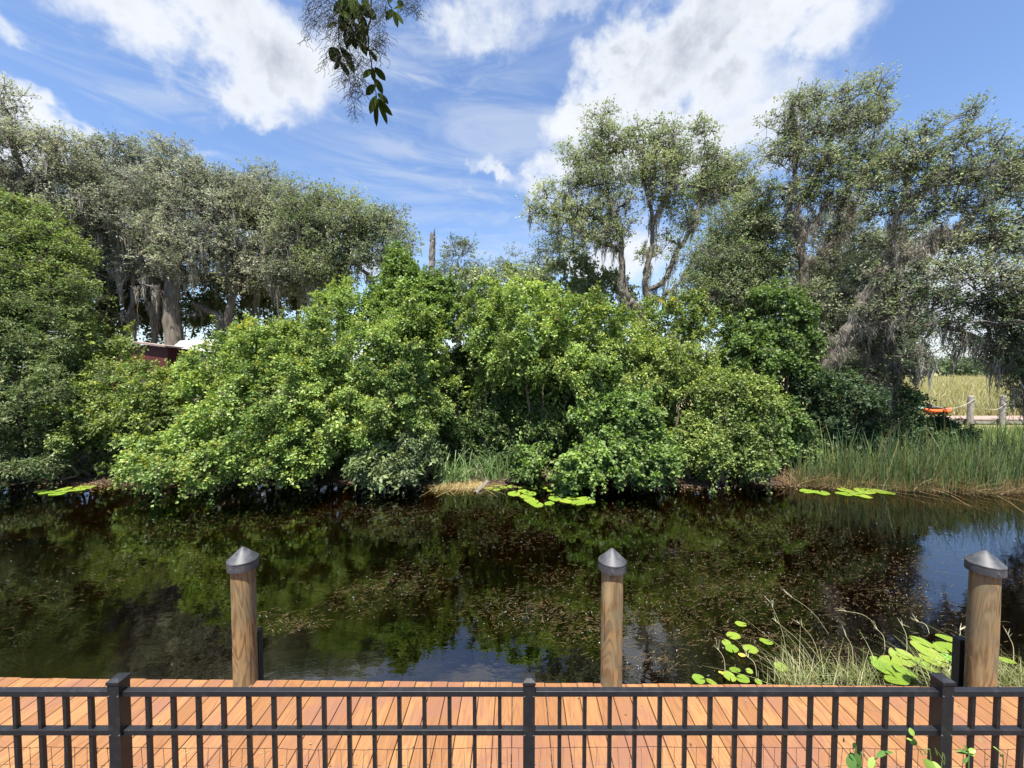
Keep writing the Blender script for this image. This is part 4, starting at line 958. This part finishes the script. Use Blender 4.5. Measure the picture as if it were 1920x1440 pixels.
# submerged weed: tangles just under and at the surface
G = Geo(); patches = [(760, 1090, 90, 35, 900), (660, 1120, 70, 30, 400), (960, 1010, 110, 25, 700), (990, 1140, 110, 30, 1100), (1100, 1175, 70, 35, 700), (1250, 1170, 90, 50, 1000), (1330, 1110, 140, 40, 1300), (1480, 1110, 150, 50, 1500), (1600, 1050, 130, 50, 1300), (1300, 1040, 120, 30, 900), (1430, 990, 140, 28, 1200), (1180, 970, 120, 22, 800),
    (900, 960, 100, 18, 700), (700, 960, 120, 14, 700), (760, 990, 100, 20, 500), (540, 1165, 70, 22, 450), (250, 1000, 160, 30, 500), (350, 1060, 120, 30, 350), (120, 1100, 120, 60, 400), (1060, 1090, 80, 25, 500), (1700, 1130, 80, 50, 700), (1420, 1200, 90, 40, 700), (1560, 1230, 90, 30, 500), (1200, 1240, 60, 20, 250), (1850, 1060, 100, 40, 300), (480, 980, 120, 15, 400)]
FL = []
for px, py, rx, ry, n in patches:
    n = int(n * 5)
    z0 = rng.uniform(-.09, .002, n); a = PZ(px, py, 0.0)
    ax = abs(PZ(px + rx, py, 0)[0] - a[0]); ay = abs(PZ(px, py - ry, 0)[1] - a[1])
    ang = rng.uniform(0, 6.28, n); rr = np.sqrt(rng.random(n)) * rng.uniform(.6, 1.15, n)
    cl = rng.normal(size=(max(4, n // 28), 2)); ci_ = rng.integers(0, len(cl), n)
    X = a[0] + np.cos(ang) * rr * ax * .5 + cl[ci_, 0] * ax * .55; Y = a[1] + np.sin(ang) * rr * ay * .5 + cl[ci_, 1] * ay * .55
    k = 5; t = np.linspace(0, 1, k)[None]; d = rng.normal(.25, .75, n) + (rng.random(n) < .5) * math.pi; ln = rng.uniform(.05, .20, n)
    ph = rng.uniform(0, 6.28, (n, 1))
    x = X[:, None] + np.cos(d)[:, None] * ln[:, None] * t + .006 * np.sin(ph + t * 9); y_ = Y[:, None] + np.sin(d)[:, None] * ln[:, None] * t * .8 + .006 * np.cos(ph + t * 7)
    zz = z0[:, None] + .012 * np.sin(ph * 2 + t * 5); zz = np.minimum(zz, .006)
    ok = (y_.min(1) > 3.6) & (y_.max(1) < 11.2)
    side = np.stack([-np.sin(d), np.cos(d), np.zeros(n)], 1)
    col = mixpal([(.10, .065, .03), (.15, .10, .045), (.12, .11, .045), (.065, .04, .018)], n) * rng.uniform(.7, 1.3, (n, 1))
    G.ribbons(np.stack([x, y_, zz], -1)[ok], (.0042 * np.array([.5, 1, 1, .8, .3])[None] * rng.uniform(.6, 1.4, (n, 1)))[ok], side[ok], col[ok])
    m_ = n // 170; FL.append(np.stack([X[:m_], Y[:m_], np.full(m_, .006)], 1)[Y[:m_] > 3.6])
o = G.obj('water_weed', M_blade); tag(o, 'brown feathery water weed in tangled mats at the surface of the dark canal', 'water weed', kind='stuff')
G = Geo(); c = np.vstack(FL); c = np.vstack([c, np.stack([rng.uniform(-9, 11, 60), rng.uniform(3.8, 10, 60), np.full(60, .006)], 1)]); n = len(c)
for _ in range(2):
    G.leaves(c + rng.normal(size=c.shape) * .004, np.array([[0, -.3, 1.0]]) + rng.normal(size=(n, 3)) * .4, rng.normal(size=(n, 3)), rng.uniform(.006, .014, n), rng.uniform(.005, .010, n), np.full((n, 3), .34))
o = G.obj('white_specks', M_pad); tag(o, 'tiny white blossoms and flecks floating on the weed mats', 'blossoms', kind='stuff')

# ---------------------------------------------------------------- lily pads
def pad_mesh(kind):
    """round pad with a notch, slightly dished and wavy; unit radius"""
    G = Geo(); n = 26; V = [(0, 0, 0)]; ph = kind * 1.3
    for r_ in (.5, .85, 1.0):
        for k in range(n + 1):
            a = .14 + (2 * math.pi - .28) * k / n
            wv = 1 + .03 * math.sin(3 * a + ph) + .02 * math.sin(7 * a + ph)
            V.append((math.cos(a) * r_ * wv, math.sin(a) * r_ * wv, .06 * r_ ** 3 * (1 + math.sin(4 * a + ph)) * .5))
    m_ = n + 1; Q = []
    for k in range(n): Q.append((0, 1 + k, 2 + k, 0))
    tri = [(0, 1 + k, 2 + k) for k in range(n)]
    quad = [(1 + r_ * m_ + k, 1 + (r_ + 1) * m_ + k, 2 + (r_ + 1) * m_ + k, 2 + r_ * m_ + k) for r_ in range(2) for k in range(n)]
    me = bpy.data.meshes.new('lily_pad'); me.from_pydata(V, [], tri + quad); me.update()
    me.polygons.foreach_set('use_smooth', np.ones(len(me.polygons), bool))
    return me
def pad_mat(name, a, b):
    m, nt = new_mat(name)
    oc = nt.n('ShaderNodeTexCoord').outputs['Object']; rd = nt.n('ShaderNodeObjectInfo').outputs['Random']
    sx = nt.n('ShaderNodeSeparateXYZ', {0: oc})
    angl = nt.math('ARCTAN2', sx.outputs[1], sx.outputs[0])
    vein = nt.smooth(nt.math('SINE', nt.math('MULTIPLY', angl, 16.0)), .86, 1.0)
    rad_ = nt.vmath('LENGTH', oc, out=1)
    c = nt.mix(nt.math('ADD', nt.math('MULTIPLY', rd, .7), nt.math('MULTIPLY', nt.noise(oc, 2.5, 4, .6), .4)), a, b)
    c = nt.mix(nt.math('MULTIPLY', vein, .35), c, tuple(min(1, v * 1.5 + .03) for v in a))
    eb = nt.math('MULTIPLY', nt.smooth(nt.math('ADD', rad_, nt.math('MULTIPLY', nt.noise(oc, 3.0, 5, .7), .5)), 1.12, 1.28), nt.smooth(rd, .2, .7))
    c = nt.mix(nt.math('MULTIPLY', eb, .8), c, (.20, .13, .03))
    c = nt.mix(nt.smooth(nt.noise(nt.vmath('ADD', oc, nt.n('ShaderNodeCombineXYZ', {0: rd, 1: nt.math('MULTIPLY', rd, 9.0), 2: 0.0}).outputs[0]), 6.0, 3, .6), .66, .72), c, (.10, .11, .02))
    d = nt.n('ShaderNodeBsdfDiffuse', {'Color': c}).outputs[0]; t = nt.n('ShaderNodeBsdfTranslucent', {'Color': c}).outputs[0]
    g = nt.n('ShaderNodeBsdfGlossy', {'Color': (1, 1, 1, 1), 'Roughness': .35}).outputs[0]
    out(nt, nt.n('ShaderNodeMixShader', {0: .06, 1: nt.n('ShaderNodeMixShader', {0: .15, 1: d, 2: t}).outputs[0], 2: g}).outputs[0])
    return m
MP = pad_mat('pad_green', (.125, .215, .02), (.215, .29, .035)); MPy = pad_mat('pad_yellow', (.55, .45, .08), (.42, .40, .06)); MPd = pad_mat('pad_deep', (.12, .30, .03), (.2, .38, .04))
pads = []
for kind in range(4):
    me = pad_mesh(kind); me.materials.append(MP); pads.append(me)
pady = pad_mesh(1); pady.materials.append(MPy); padd = pad_mesh(2); padd.materials.append(MPd)
def put_pads(lst, label, group, z0=.012, tilt=.05, near=False):
    S = None
    for i, it in enumerate(lst):
        px, py, wd = it[:3]; c = PZ(px, py, z0 + (i % 4) * .003)
        me = pads[i % 4]; lab = label; grp = group
        if len(it) > 3: me = it[3]; lab = it[4]; grp = None
        r_ = wd / 2 / F * c[1] * (.88 if near else 1.0)
        rt = (rng.normal() * tilt, rng.normal() * tilt, rng.uniform(0, 6.28)); 
        zc = c[2]
        if near: zc = c[2]
        if near:
            root = thing('lily_pad', lab, 'lily pad', (c[0], c[1], zc), grp)
            o = link('leaf', me, root); o.scale = (r_,) * 3; o.rotation_euler = rt
            S = Geo(); S.tube([(c[0] + .05, c[1] + .1, -.5), (c[0] + .02, c[1] + .03, zc - .06), (c[0], c[1], zc)], [.004, .004, .004], 5, (.2, .3, .05)); S.obj('stem', M_blade, root)
        else:
            o = link('lily_pad', me); o.location = c; o.scale = (r_,) * 3; o.rotation_euler = rt; tag(o, lab, 'lily pad', grp)
put_pads([(90, 923, 26), (110, 925, 26), (128, 921, 22), (145, 918, 26), (165, 914, 22), (120, 917, 22), (76, 921, 18), (152, 913, 18)], 'yellow-green lily pad in the small raft below the willow bush at the left', 'lily pads by the left willow')
put_pads([(917, 915, 16), (931, 918, 14), (929, 909, 26), (944, 914, 14), (960, 912, 20), (964, 926, 24), (981, 921, 22), (993, 925, 26), (986, 931, 26), (993, 937, 22), (999, 941, 22), (1006, 946, 27), (981, 914, 20), (1000, 915, 18)], 'bright lily pad in the left trail of the middle raft across the canal', 'lily pads in the middle raft, left trail')
put_pads([(1030, 944, 19), (1040, 935, 24), (1042, 927, 20), (1034, 919, 18), (1061, 939, 26), (1071, 933, 24), (1086, 937, 24), (1084, 943, 28), (1103, 940, 26), (1078, 928, 16), (1020, 914, 18), (1058, 925, 16), (1096, 934, 18)], 'bright lily pad in the right group of the middle raft, under trailing vines', 'lily pads in the middle raft, right group')
put_pads([(1502, 908, 24), (1526, 907, 23), (1513, 921, 24), (1540, 924, 27), (1549, 905, 18), (1581, 904, 24), (1579, 911, 24), (1585, 919, 27), (1583, 926, 27), (1607, 907, 24), (1615, 914, 26), (1621, 921, 32), (1617, 930, 30), (1657, 923, 32), (1638, 919, 24), (1497, 901, 22), (1600, 924, 24)], 'green lily pad floating before the short reeds at the right bank', 'lily pads before the right reeds')
put_pads([(1389, 1170, 23), (1375, 1192, 28), (1362, 1205, 18), (1372, 1216, 26), (1407, 1217, 30), (1437, 1203, 26), (1464, 1250, 26), (1391, 1228, 14, pady, 'small browned lily pad in the loose cluster left of the shore grass'), (1310, 1273, 26), (1334, 1279, 24), (1378, 1256, 22), (1368, 1268, 26), (1393, 1273, 26), (1405, 1258, 14), (1354, 1262, 15, pady, 'small yellowed lily pad by the dock edge, left of the shore grass'), (1422, 1278, 14)],
         'bright lily pad in the loose cluster left of the shore grass, close to the dock', 'lily pads near the dock, left cluster', .03, .12, True)
put_pads([(1670, 1240, 38), (1656, 1251, 40), (1696, 1259, 40), (1683, 1273, 44), (1692, 1232, 44), (1728, 1203, 38), (1736, 1219, 50), (1752, 1236, 46), (1725, 1240, 30), (1780, 1198, 42), (1802, 1212, 44), (1770, 1214, 36), (1786, 1236, 40, padd, 'deep green upturned lily pad just left of the rightmost piling'), (1882, 1237, 36), (1644, 1238, 22), (1693, 1228, 26), (1740, 1252, 36)],
         'large bright lily pad crowded between the shore grass and the rightmost piling', 'lily pads near the dock, right cluster', .05, .16, True)

# shore grass near the dock, right
G = Geo(); n = 1500
cx = rng.choice([1480, 1500, 1530, 1600, 1620, 1780, 1790, 1900, 1880, 1910, 1740, 1590], n) + rng.normal(size=n) * 26
cy = rng.uniform(1262, 1300, n); B = np.array([PZ(a, b, -.02) for a, b in zip(cx, cy)])
B[:, 1] = np.maximum(B[:, 1], 3.56)
blades(G, B[:, 0], B[:, 1], B[:, 2], rng.uniform(.08, .34, n) * rng.choice([.6, 1, 1], n), .006, [(.24, .28, .09), (.36, .36, .17), (.15, .20, .05), (.30, .28, .14)], .7, k=5, bend=.6)
o = G.obj('shore_grass', M_blade); tag(o, 'pale tangled grass growing at the dock edge around the near lily pads', 'grass', kind='stuff')
# taller grass stems with forked seed heads
STM = [(1480, 1255, 1445, 1130), (1560, 1190, 1478, 1115), (1650, 1170, 1580, 1145), (1540, 1240, 1500, 1170), (1600, 1250, 1585, 1190), (1660, 1220, 1645, 1180), (1700, 1230, 1690, 1170), (1360, 1270, 1345, 1215), (1420, 1270, 1400, 1230), (1540, 1260, 1455, 1165), (1745, 1190, 1720, 1165), (1900, 1250, 1890, 1190), (1790, 1210, 1800, 1180)]
for i, (bx, by, tx, ty) in enumerate(STM):
    a = PZ(bx, by, 0.0); a[1] = max(a[1], 3.6); e = P(tx, ty, a[1] + .15)
    root = thing('seed_grass_stem', 'thin pale grass stem with forked seed head by the near lily pads', 'grass stem', (a[0], a[1], -.05), 'forked seed grass stems near the dock')
    G = Geo(); mid = (a + e) / 2 + np.array([.03, 0, .03]); q = curve_pts([a - [0, 0, .05], mid, e], 6); G.tube(q, np.linspace(.0035, .0018, len(q)), 4, (.42, .38, .22)); G.obj('stem', M_blade, root)
    G = Geo(); 
    for k in range(4):
        b0 = q[-1 - k // 2]; d = nrm((e - a) + rng.normal(size=3) * .35 * np.linalg.norm(e - a)); G.sticks(b0[None], (b0 + d * rng.uniform(.05, .12))[None], .0035, .001, (.5, .46, .3))
    G.obj('seed_head', M_blade, root)

# fallen board at the far waterline
a = P(891, 924, 10.3); b_ = P(914, 905, 11.0); a[2] = .01; b_[2] = .12
root = thing('fallen_board', 'weathered loose board lying half in the water beside the middle lily pads', 'board', a)
G = Geo(); G.tube([a, (a + b_) / 2, b_], .05, 4, (.5, .4, .3)); G.obj('board', M_greywood, root)

# ---------------------------------------------------------------- shed and tin roof behind the left bushes
D = 16.5; a = P(232, 641, D + 1.2); b_ = P(314, 650, D)
root = thing('red_shed', 'small dark red shed with a rusty sloping roof edge, half hidden by the left bushes', 'shed', (a[0], a[1], .42))
def slab(G, p, q, z0a, z0b, z1a, z1b, th):
    p = np.asarray(p[:2]); q = np.asarray(q[:2]); d = (q - p) / np.linalg.norm(q - p); n_ = np.array([-d[1], d[0]]) * th
    V = [(*p, z0a), (*q, z0b), (*(q + n_), z0b), (*(p + n_), z0a), (*p, z1a), (*q, z1b), (*(q + n_), z1b), (*(p + n_), z1a)]
    G.add(V, [(0, 3, 2, 1), (4, 5, 6, 7), (0, 1, 5, 4), (1, 2, 6, 5), (2, 3, 7, 6), (3, 0, 4, 7)])
a2 = a - (b_ - a) * .35
G = Geo(); slab(G, a2, b_, 1.3, 1.3, a[2] - .02, b_[2] - .06, .1)
c2 = b_ + np.array([.15, 1.2, 0]); slab(G, b_ + np.array([.02, .12, 0]), c2, .4, .4, b_[2] - .06, b_[2] + .1, .08); G.obj('wall', M_red, root)
G = Geo(); slab(G, a2, b_, .40, .40, 1.295, 1.295, .12); G.obj('foundation', M_lattice, root)
G = Geo(); dv = b_ - a2; e = b_ + nrm(dv) * .12
V = [a2 + [0, -.2, .02], e + [0, -.2, -.02], e + [.3, 1.6, -.1], a2 + [.3, 1.6, -.06]]; V = V + [v + np.array([0, 0, .07]) for v in V]
G.add(V, [(0, 3, 2, 1), (4, 5, 6, 7), (0, 1, 5, 4), (1, 2, 6, 5), (2, 3, 7, 6), (3, 0, 4, 7)]); G.obj('roof', M_rust, root)
p1, p2, p3, p4 = P(322, 652, 17), P(430, 664, 16.4), P(445, 637, 18.6), P(338, 638, 19)
root = thing('tin_roofed_shed', 'low shed showing only its pale streaked tin roof right of the red shed', 'shed', (p1[0], p1[1], .42))
G = Geo(); N_ = 40
for k in range(N_):
    for jj in (0,):
        s0, s1 = k / N_, (k + 1) / N_; hz = .02 * (k % 2); hz1 = .02 * ((k + 1) % 2)
        A_, B_ = p1 + (p2 - p1) * s0, p1 + (p2 - p1) * s1; C_, D_ = p4 + (p3 - p4) * s1, p4 + (p3 - p4) * s0
        G.add([A_ + [0, 0, hz], B_ + [0, 0, hz1], C_ + [0, 0, hz1], D_ + [0, 0, hz]], [(0, 1, 2, 3)])
G.obj('roof', M_tin, root)
G = Geo(); slab(G, p1 + [.15, .2, 0], p2 + [-.15, .2, 0], .4, .4, p1[2] - .1, p2[2] - .1, .1); slab(G, p4 + [.15, -.2, 0], p3 + [-.15, -.2, 0], .4, .4, p4[2] - .1, p3[2] - .1, .1); G.obj('wall', M_greywood, root)

# ---------------------------------------------------------------- far boardwalk, kayaks, treeline
root = thing('boardwalk', 'pale wooden boardwalk in the distance under the right oaks', 'boardwalk', PZ(1850, 788, .72))
a = PZ(1720, 786, .72); b_ = PZ(2060, 786, .72); G = Geo()
nb = 70
for k in range(nb):
    x = a[0] + (b_[0] - a[0]) * k / nb; G.box((x, a[1] + .75, .70), ((b_[0] - a[0]) / nb - .015, 1.6, .05), 0, (rng.random(), .5, .5))
G.obj('deck', M_pinkwood, root)
G = Geo(); G.box(((a[0] + b_[0]) / 2, a[1] - .0, .58), (b_[0] - a[0], .06, .18)); G.obj('fascia', M_greywood, root)
posts = []
for px, lab in ((1808, 'grey boardwalk post standing left of the other, rope looped from its top'), (1868, 'grey boardwalk post standing right of the other, behind hanging moss')):
    c = PZ(px, 790, .60); c[1] -= .25; posts.append(c)
    r_ = thing('boardwalk_post', lab, 'post', (c[0], c[1], .1), 'boardwalk posts')
    G = Geo(); G.lathe((c[0], c[1], 0), [(.13, .1), (.125, 1.55), (.12, 1.95), (.09, 1.98), (.001, 1.98)], 14); G.obj('shaft', M_greywood, r_)
for s0, s1, lab in ((posts[0] + [-2.6, 0, 1.15], posts[0] + [0, 0, 1.2], 'rope running left from the left boardwalk post'), (posts[0] + [0, 0, 1.2], posts[1] + [0, 0, 1.0], 'rope sagging between the two boardwalk posts'), (posts[1] + [0, 0, 1.0], posts[1] + [3.6, 0, 1.0], 'rope running right from the right boardwalk post')):
    G = Geo(); t = np.linspace(0, 1, 20)[:, None]; q = s0 + (s1 - s0) * t; q[:, 2] -= .45 * (1 - (2 * t[:, 0] - 1) ** 2); q[:, 1] -= .15
    G.tube(q, .014, 6, (.5, .5, .5)); o = G.obj('rope', M_rope, None, origin=s0); tag(o, lab, 'rope', 'boardwalk ropes')
def kayak(px, py, D, L, mat, lab):
    c = P(px, py, D); root = thing('kayak', lab, 'kayak', c)
    G = Geo(); n = 22; V = []; Q = []
    for i in range(n + 1):
        u = i / n * 2 - 1; hw = .36 * (1 - abs(u) ** 2.6) + .01; kz = .16 * u ** 4
        for j in range(12):
            t = j / 12 * 6.283; V.append((c[0] + u * L / 2, c[1] + math.cos(t) * hw, c[2] + kz + math.sin(t) * (.2 if math.sin(t) < 0 else .12) * (hw / .37) ** .5))
    for i in range(n):
        for j in range(12): Q.append((i * 12 + j, i * 12 + (j + 1) % 12, (i + 1) * 12 + (j + 1) % 12, (i + 1) * 12 + j))
    G.add(V, Q); G.obj('hull', mat, root, smooth=True)
    G = Geo(); G.box((c[0] - .1, c[1], c[2] + .16), (.8, .4, .06), 0, bev=.015); G.box((c[0] - .45, c[1], c[2] + .27), (.06, .36, .22), 0, bev=.015); G.obj('seat', M_black, root)
kayak(1756, 770, 20.5, 1.6, M_orange, 'orange kayak resting on the bank at the left end of the far boardwalk')
kayak(1703, 766, 20.5, 1.6, M_teal, 'pale teal kayak glimpsed through the shrubs left of the orange one')

# distant treeline beyond the meadow
G = Geo(); n = 1500; X = rng.uniform(-60, 330, n); Y = rng.uniform(150, 185, n) + np.abs(X) * .1; H = 4 + 3.5 * np.sin(X * .06) ** 2 + 3 * rng.random(n)
C = np.stack([X, Y, .5 + H * rng.random(n) ** .6], 1)
foliage(G, C, np.full(n, 2.2), 7, 7, 1.3, .9, [(.09, .13, .07), (.12, .16, .09), (.07, .10, .055)], up=.3, jit=.4)
o = G.obj('treeline', M_leaf); tag(o, 'distant line of dark green woods beyond the marsh meadow', 'woods', kind='stuff')

# ---------------------------------------------------------------- overhanging live-oak branch, close above the camera
def big_leaf(G, p, T, N, L, W, col):
    T = nrm(np.asarray(T, float)); N = np.asarray(N, float); N = nrm(N - T * (N @ T)); B = np.cross(N, T)
    V = []; k = 7
    for i in range(k):
        t = i / (k - 1); hw = W / 2 * (math.sin(math.pi * min(1, t * .92 + .04)) ** .75) * (1 if i < k - 1 else .1)
        cen = p + T * L * t - N * L * .10 * t * t
        V += [cen + B * hw + N * hw * .18, cen, cen - B * hw + N * hw * .18]
    Q = []
    for i in range(k - 1):
        a = i * 3; Q += [(a, a + 1, a + 4, a + 3), (a + 1, a + 2, a + 5, a + 4)]
    G.add(V, Q, col)
BD = 1.02
def B_(zx, zy, d=BD): return P(540 + zx / 6, zy / 6, d)
root = thing('oak_branch', 'drooping live oak twigs with small leaves and wiry moss hanging from above at the top', 'tree branch', B_(900, -500))
TW = Geo()
twigs = [[(940, -500), (935, 100), (900, 430), (925, 640), (965, 900), (1000, 1100)], [(600, -400), (640, 20), (760, 300), (890, 560)], [(560, -300), (600, 150), (570, 330), (580, 560)], [(1080, -400), (1120, 0), (1190, 130)],
         [(900, 540), (800, 480), (600, 250)], [(900, 560), (980, 560)], [(640, 20), (850, 60), (900, 120)]]
for tq in twigs:
    q = curve_pts([B_(*p, BD + .02 * i) for i, p in enumerate(tq)], 6, wob=.0012); TW.tube(q, np.linspace(.0028, .0012, len(q)), 6)
TW.obj('twigs', M_twig, root, smooth=True)
LG = [(.045, .065, .016), (.06, .085, .022), (.035, .048, .015)]
LF = [(975, 760, 1, .95, 150, 75), (990, 890, .45, 1, 185, 65), (1010, 1050, .9, .8, 150, 70), (985, 960, -.9, .55, 150, 80), (990, 1080, -.45, 1, 190, 80), (1000, 1130, -.15, 1, 250, 62), (1005, 1120, .45, 1, 260, 70), (1010, 1110, 1, 1.15, 220, 62),
      (920, 450, 1, .15, 90, 60), (915, 520, 1, .4, 130, 60), (930, 570, .5, .9, 140, 60), (590, 530, .75, 1, 190, 90), (570, 560, -.6, 1, 150, 130), (590, 690, .6, 1, 160, 80), (580, 690, -.4, .8, 110, 45), (660, 640, .5, 1, 200, 70), (940, 780, -.6, .9, 150, 65), (950, 760, .1, 1, 140, 60),
      (1190, 130, .25, 1, 160, 50), (1195, 130, .75, 1, 170, 50), (1180, 110, -.5, 1, 150, 70), (1190, 100, 1, -.2, 110, 60), (1110, 20, -.3, 1, 120, 60), (1230, 10, .6, .5, 90, 60), (1120, -60, .4, 1, 120, 70),
      (760, 320, .4, 1, 240, 90), (820, 430, .3, 1, 150, 70), (600, 60, .1, 1, 180, 90), (690, 60, .5, 1, 200, 120), (640, 200, .1, 1, 190, 90), (700, 300, .2, 1, 200, 90), (560, 260, -1, .1, 140, 70), (780, 170, .6, .7, 150, 80), (840, 60, .8, .8, 130, 70), (720, -20, .3, 1, 180, 110), (860, 0, .4, 1, 130, 80), (760, 60, -.3, 1, 170, 90), (640, 0, .2, 1, 220, 110), (680, 160, .5, 1, 170, 90), (740, 240, -.2, 1, 160, 90), (600, 150, -.2, 1, 160, 80), (800, 250, .4, .8, 140, 70)]
for _ in range(30):
    LF.append((rng.uniform(585, 860), rng.uniform(-60, 400) if _ % 3 else rng.uniform(-60, 150), rng.normal() * .5 + .2, 1, rng.uniform(110, 190), rng.uniform(55, 95)))
for i, (zx, zy, tx, ty, ln, wd) in enumerate(LF):
    d = BD + rng.uniform(-.03, .05); s_ = d / F / 6
    G = Geo(); p = B_(zx, zy, d); big_leaf(G, p, (tx, rng.normal() * .35, -ty), (rng.normal() * .5, -1, .4 + rng.normal() * .4), ln * s_, wd * s_ * 1.05, LG[i % 3])
    o = G.obj('leaf', M_branch_leaf, root)
G = Geo()   # wiry moss: short kinked strands in a net
def wisps(n, zx0, zx1, zy0, zy1, L=90):
    a = np.stack([rng.uniform(zx0, zx1, n), rng.uniform(zy0, zy1, n)], 1)
    for x, y_ in a:
        d = BD + rng.uniform(-.05, .05); q = [B_(x, y_, d)]; ang = rng.uniform(0, 6.28); cx_, cy_ = x, y_
        for k in range(rng.integers(3, 7)):
            ang += rng.normal() * .8; cx_ += math.cos(ang) * L * .32; cy_ += abs(math.sin(ang)) * L * .30 + 6; q.append(B_(cx_, cy_, d + rng.normal() * .01))
        q = np.array(q); G.sticks(q[:-1], q[1:], .0005, .00045, (.10, .10, .085))
wisps(190, 200, 560, -120, 300); wisps(260, 400, 800, 100, 700); wisps(150, 550, 860, 600, 900); wisps(60, 660, 860, 850, 1050); wisps(34, 700, 790, 1000, 1330); wisps(130, 900, 1120, -50, 480); wisps(50, 950, 1090, 350, 640); wisps(80, 1290, 1520, -120, 140); wisps(10, 160, 260, 300, 420); wisps(120, 560, 900, -100, 400)
G.obj('wiry_moss', M_moss, root)

# ---------------------------------------------------------------- weeds growing up through the fence, bottom right
def weed(label, stems, leaves_, base):
    root = thing('weed_plant', label, 'plant', (*P(base[0], base[1], base[2])[:2], .45), 'leafy weeds at the fence')
    S = Geo()
    for st in stems:
        pts = [P(*p) for p in st]; g = pts[0].copy(); g[2] = .45; q = curve_pts([g] + pts, 6, wob=.001); S.tube(q, np.linspace(.003, .0013, len(q)), 5, (.15, .2, .06))
    S.obj('stem', M_blade, root)
    for (x, y_, d, tx, ty, ln, wd, br) in leaves_:
        G = Geo(); big_leaf(G, P(x, y_, d), (tx, rng.normal() * .3, -ty), (rng.normal() * .4, -.5, 1), ln / F * d, wd / F * d, br)
        G.obj('leaf', M_leaf, root)
GR, LT, DK = (.10, .20, .045), (.28, .42, .08), (.05, .10, .035)
weed('leafy weed with big dark leaves low on the fence, leftmost of three', [[(1605, 1440, 1.62), (1602, 1415, 1.62), (1600, 1402, 1.62)], [(1610, 1450, 1.62), (1630, 1428, 1.62), (1665, 1413, 1.62)]],
     [(1592, 1416, 1.62, .9, .6, 30, 17, DK), (1604, 1412, 1.62, .2, 1, 34, 20, GR), (1598, 1415, 1.62, -.5, 1, 26, 16, GR), (1600, 1402, 1.61, .2, -1, 12, 6, DK), (1643, 1419, 1.60, 1, -.12, 28, 8, GR), (1630, 1440, 1.60, .8, -1, 22, 10, LT), (1660, 1410, 1.62, .9, -.6, 12, 5, GR), (1582, 1383, 1.66, .1, 1, 10, 8, GR), (1684, 1372, 1.66, -.2, -1, 10, 5, DK)], (1605, 1440, 1.62))
weed('slim weed topped by a pale round leaf, nearest the right fence post', [[(1745, 1450, 1.58), (1730, 1415, 1.58), (1714, 1392, 1.58), (1712, 1375, 1.58)], [(1765, 1450, 1.6), (1770, 1432, 1.6), (1753, 1402, 1.6)]],
     [(1712, 1380, 1.57, -.15, -1, 13, 9, LT), (1713, 1384, 1.57, .1, 1, 18, 11, GR), (1710, 1388, 1.57, -1, -.5, 14, 4, LT), (1752, 1402, 1.58, .7, 1, 26, 9, GR), (1738, 1440, 1.57, .3, -1, 18, 20, LT), (1745, 1436, 1.57, 1, -.2, 16, 14, LT)], (1745, 1450, 1.58))
weed('slim weed with a star of narrow leaves right of the right fence post', [[(1815, 1450, 1.6), (1815, 1425, 1.6), (1816, 1412, 1.6)], [(1880, 1460, 1.62), (1876, 1418, 1.62), (1862, 1400, 1.62)]],
     [(1816, 1412, 1.6, -1, -.4, 20, 5, GR), (1816, 1413, 1.6, -1, .2, 20, 5, GR), (1816, 1410, 1.6, .8, -.5, 13, 8, LT), (1817, 1414, 1.6, 1, .1, 12, 6, LT), (1815, 1420, 1.6, -.8, .8, 16, 5, GR), (1815, 1408, 1.6, -.5, -.8, 14, 5, GR), (1862, 1400, 1.62, 1, .6, 16, 6, LT), (1834, 1384, 1.62, .9, .7, 14, 4, LT)], (1815, 1450, 1.6))

print('QUADS', sum(len(o.data.polygons) for o in SC.objects if o.type == 'MESH'))
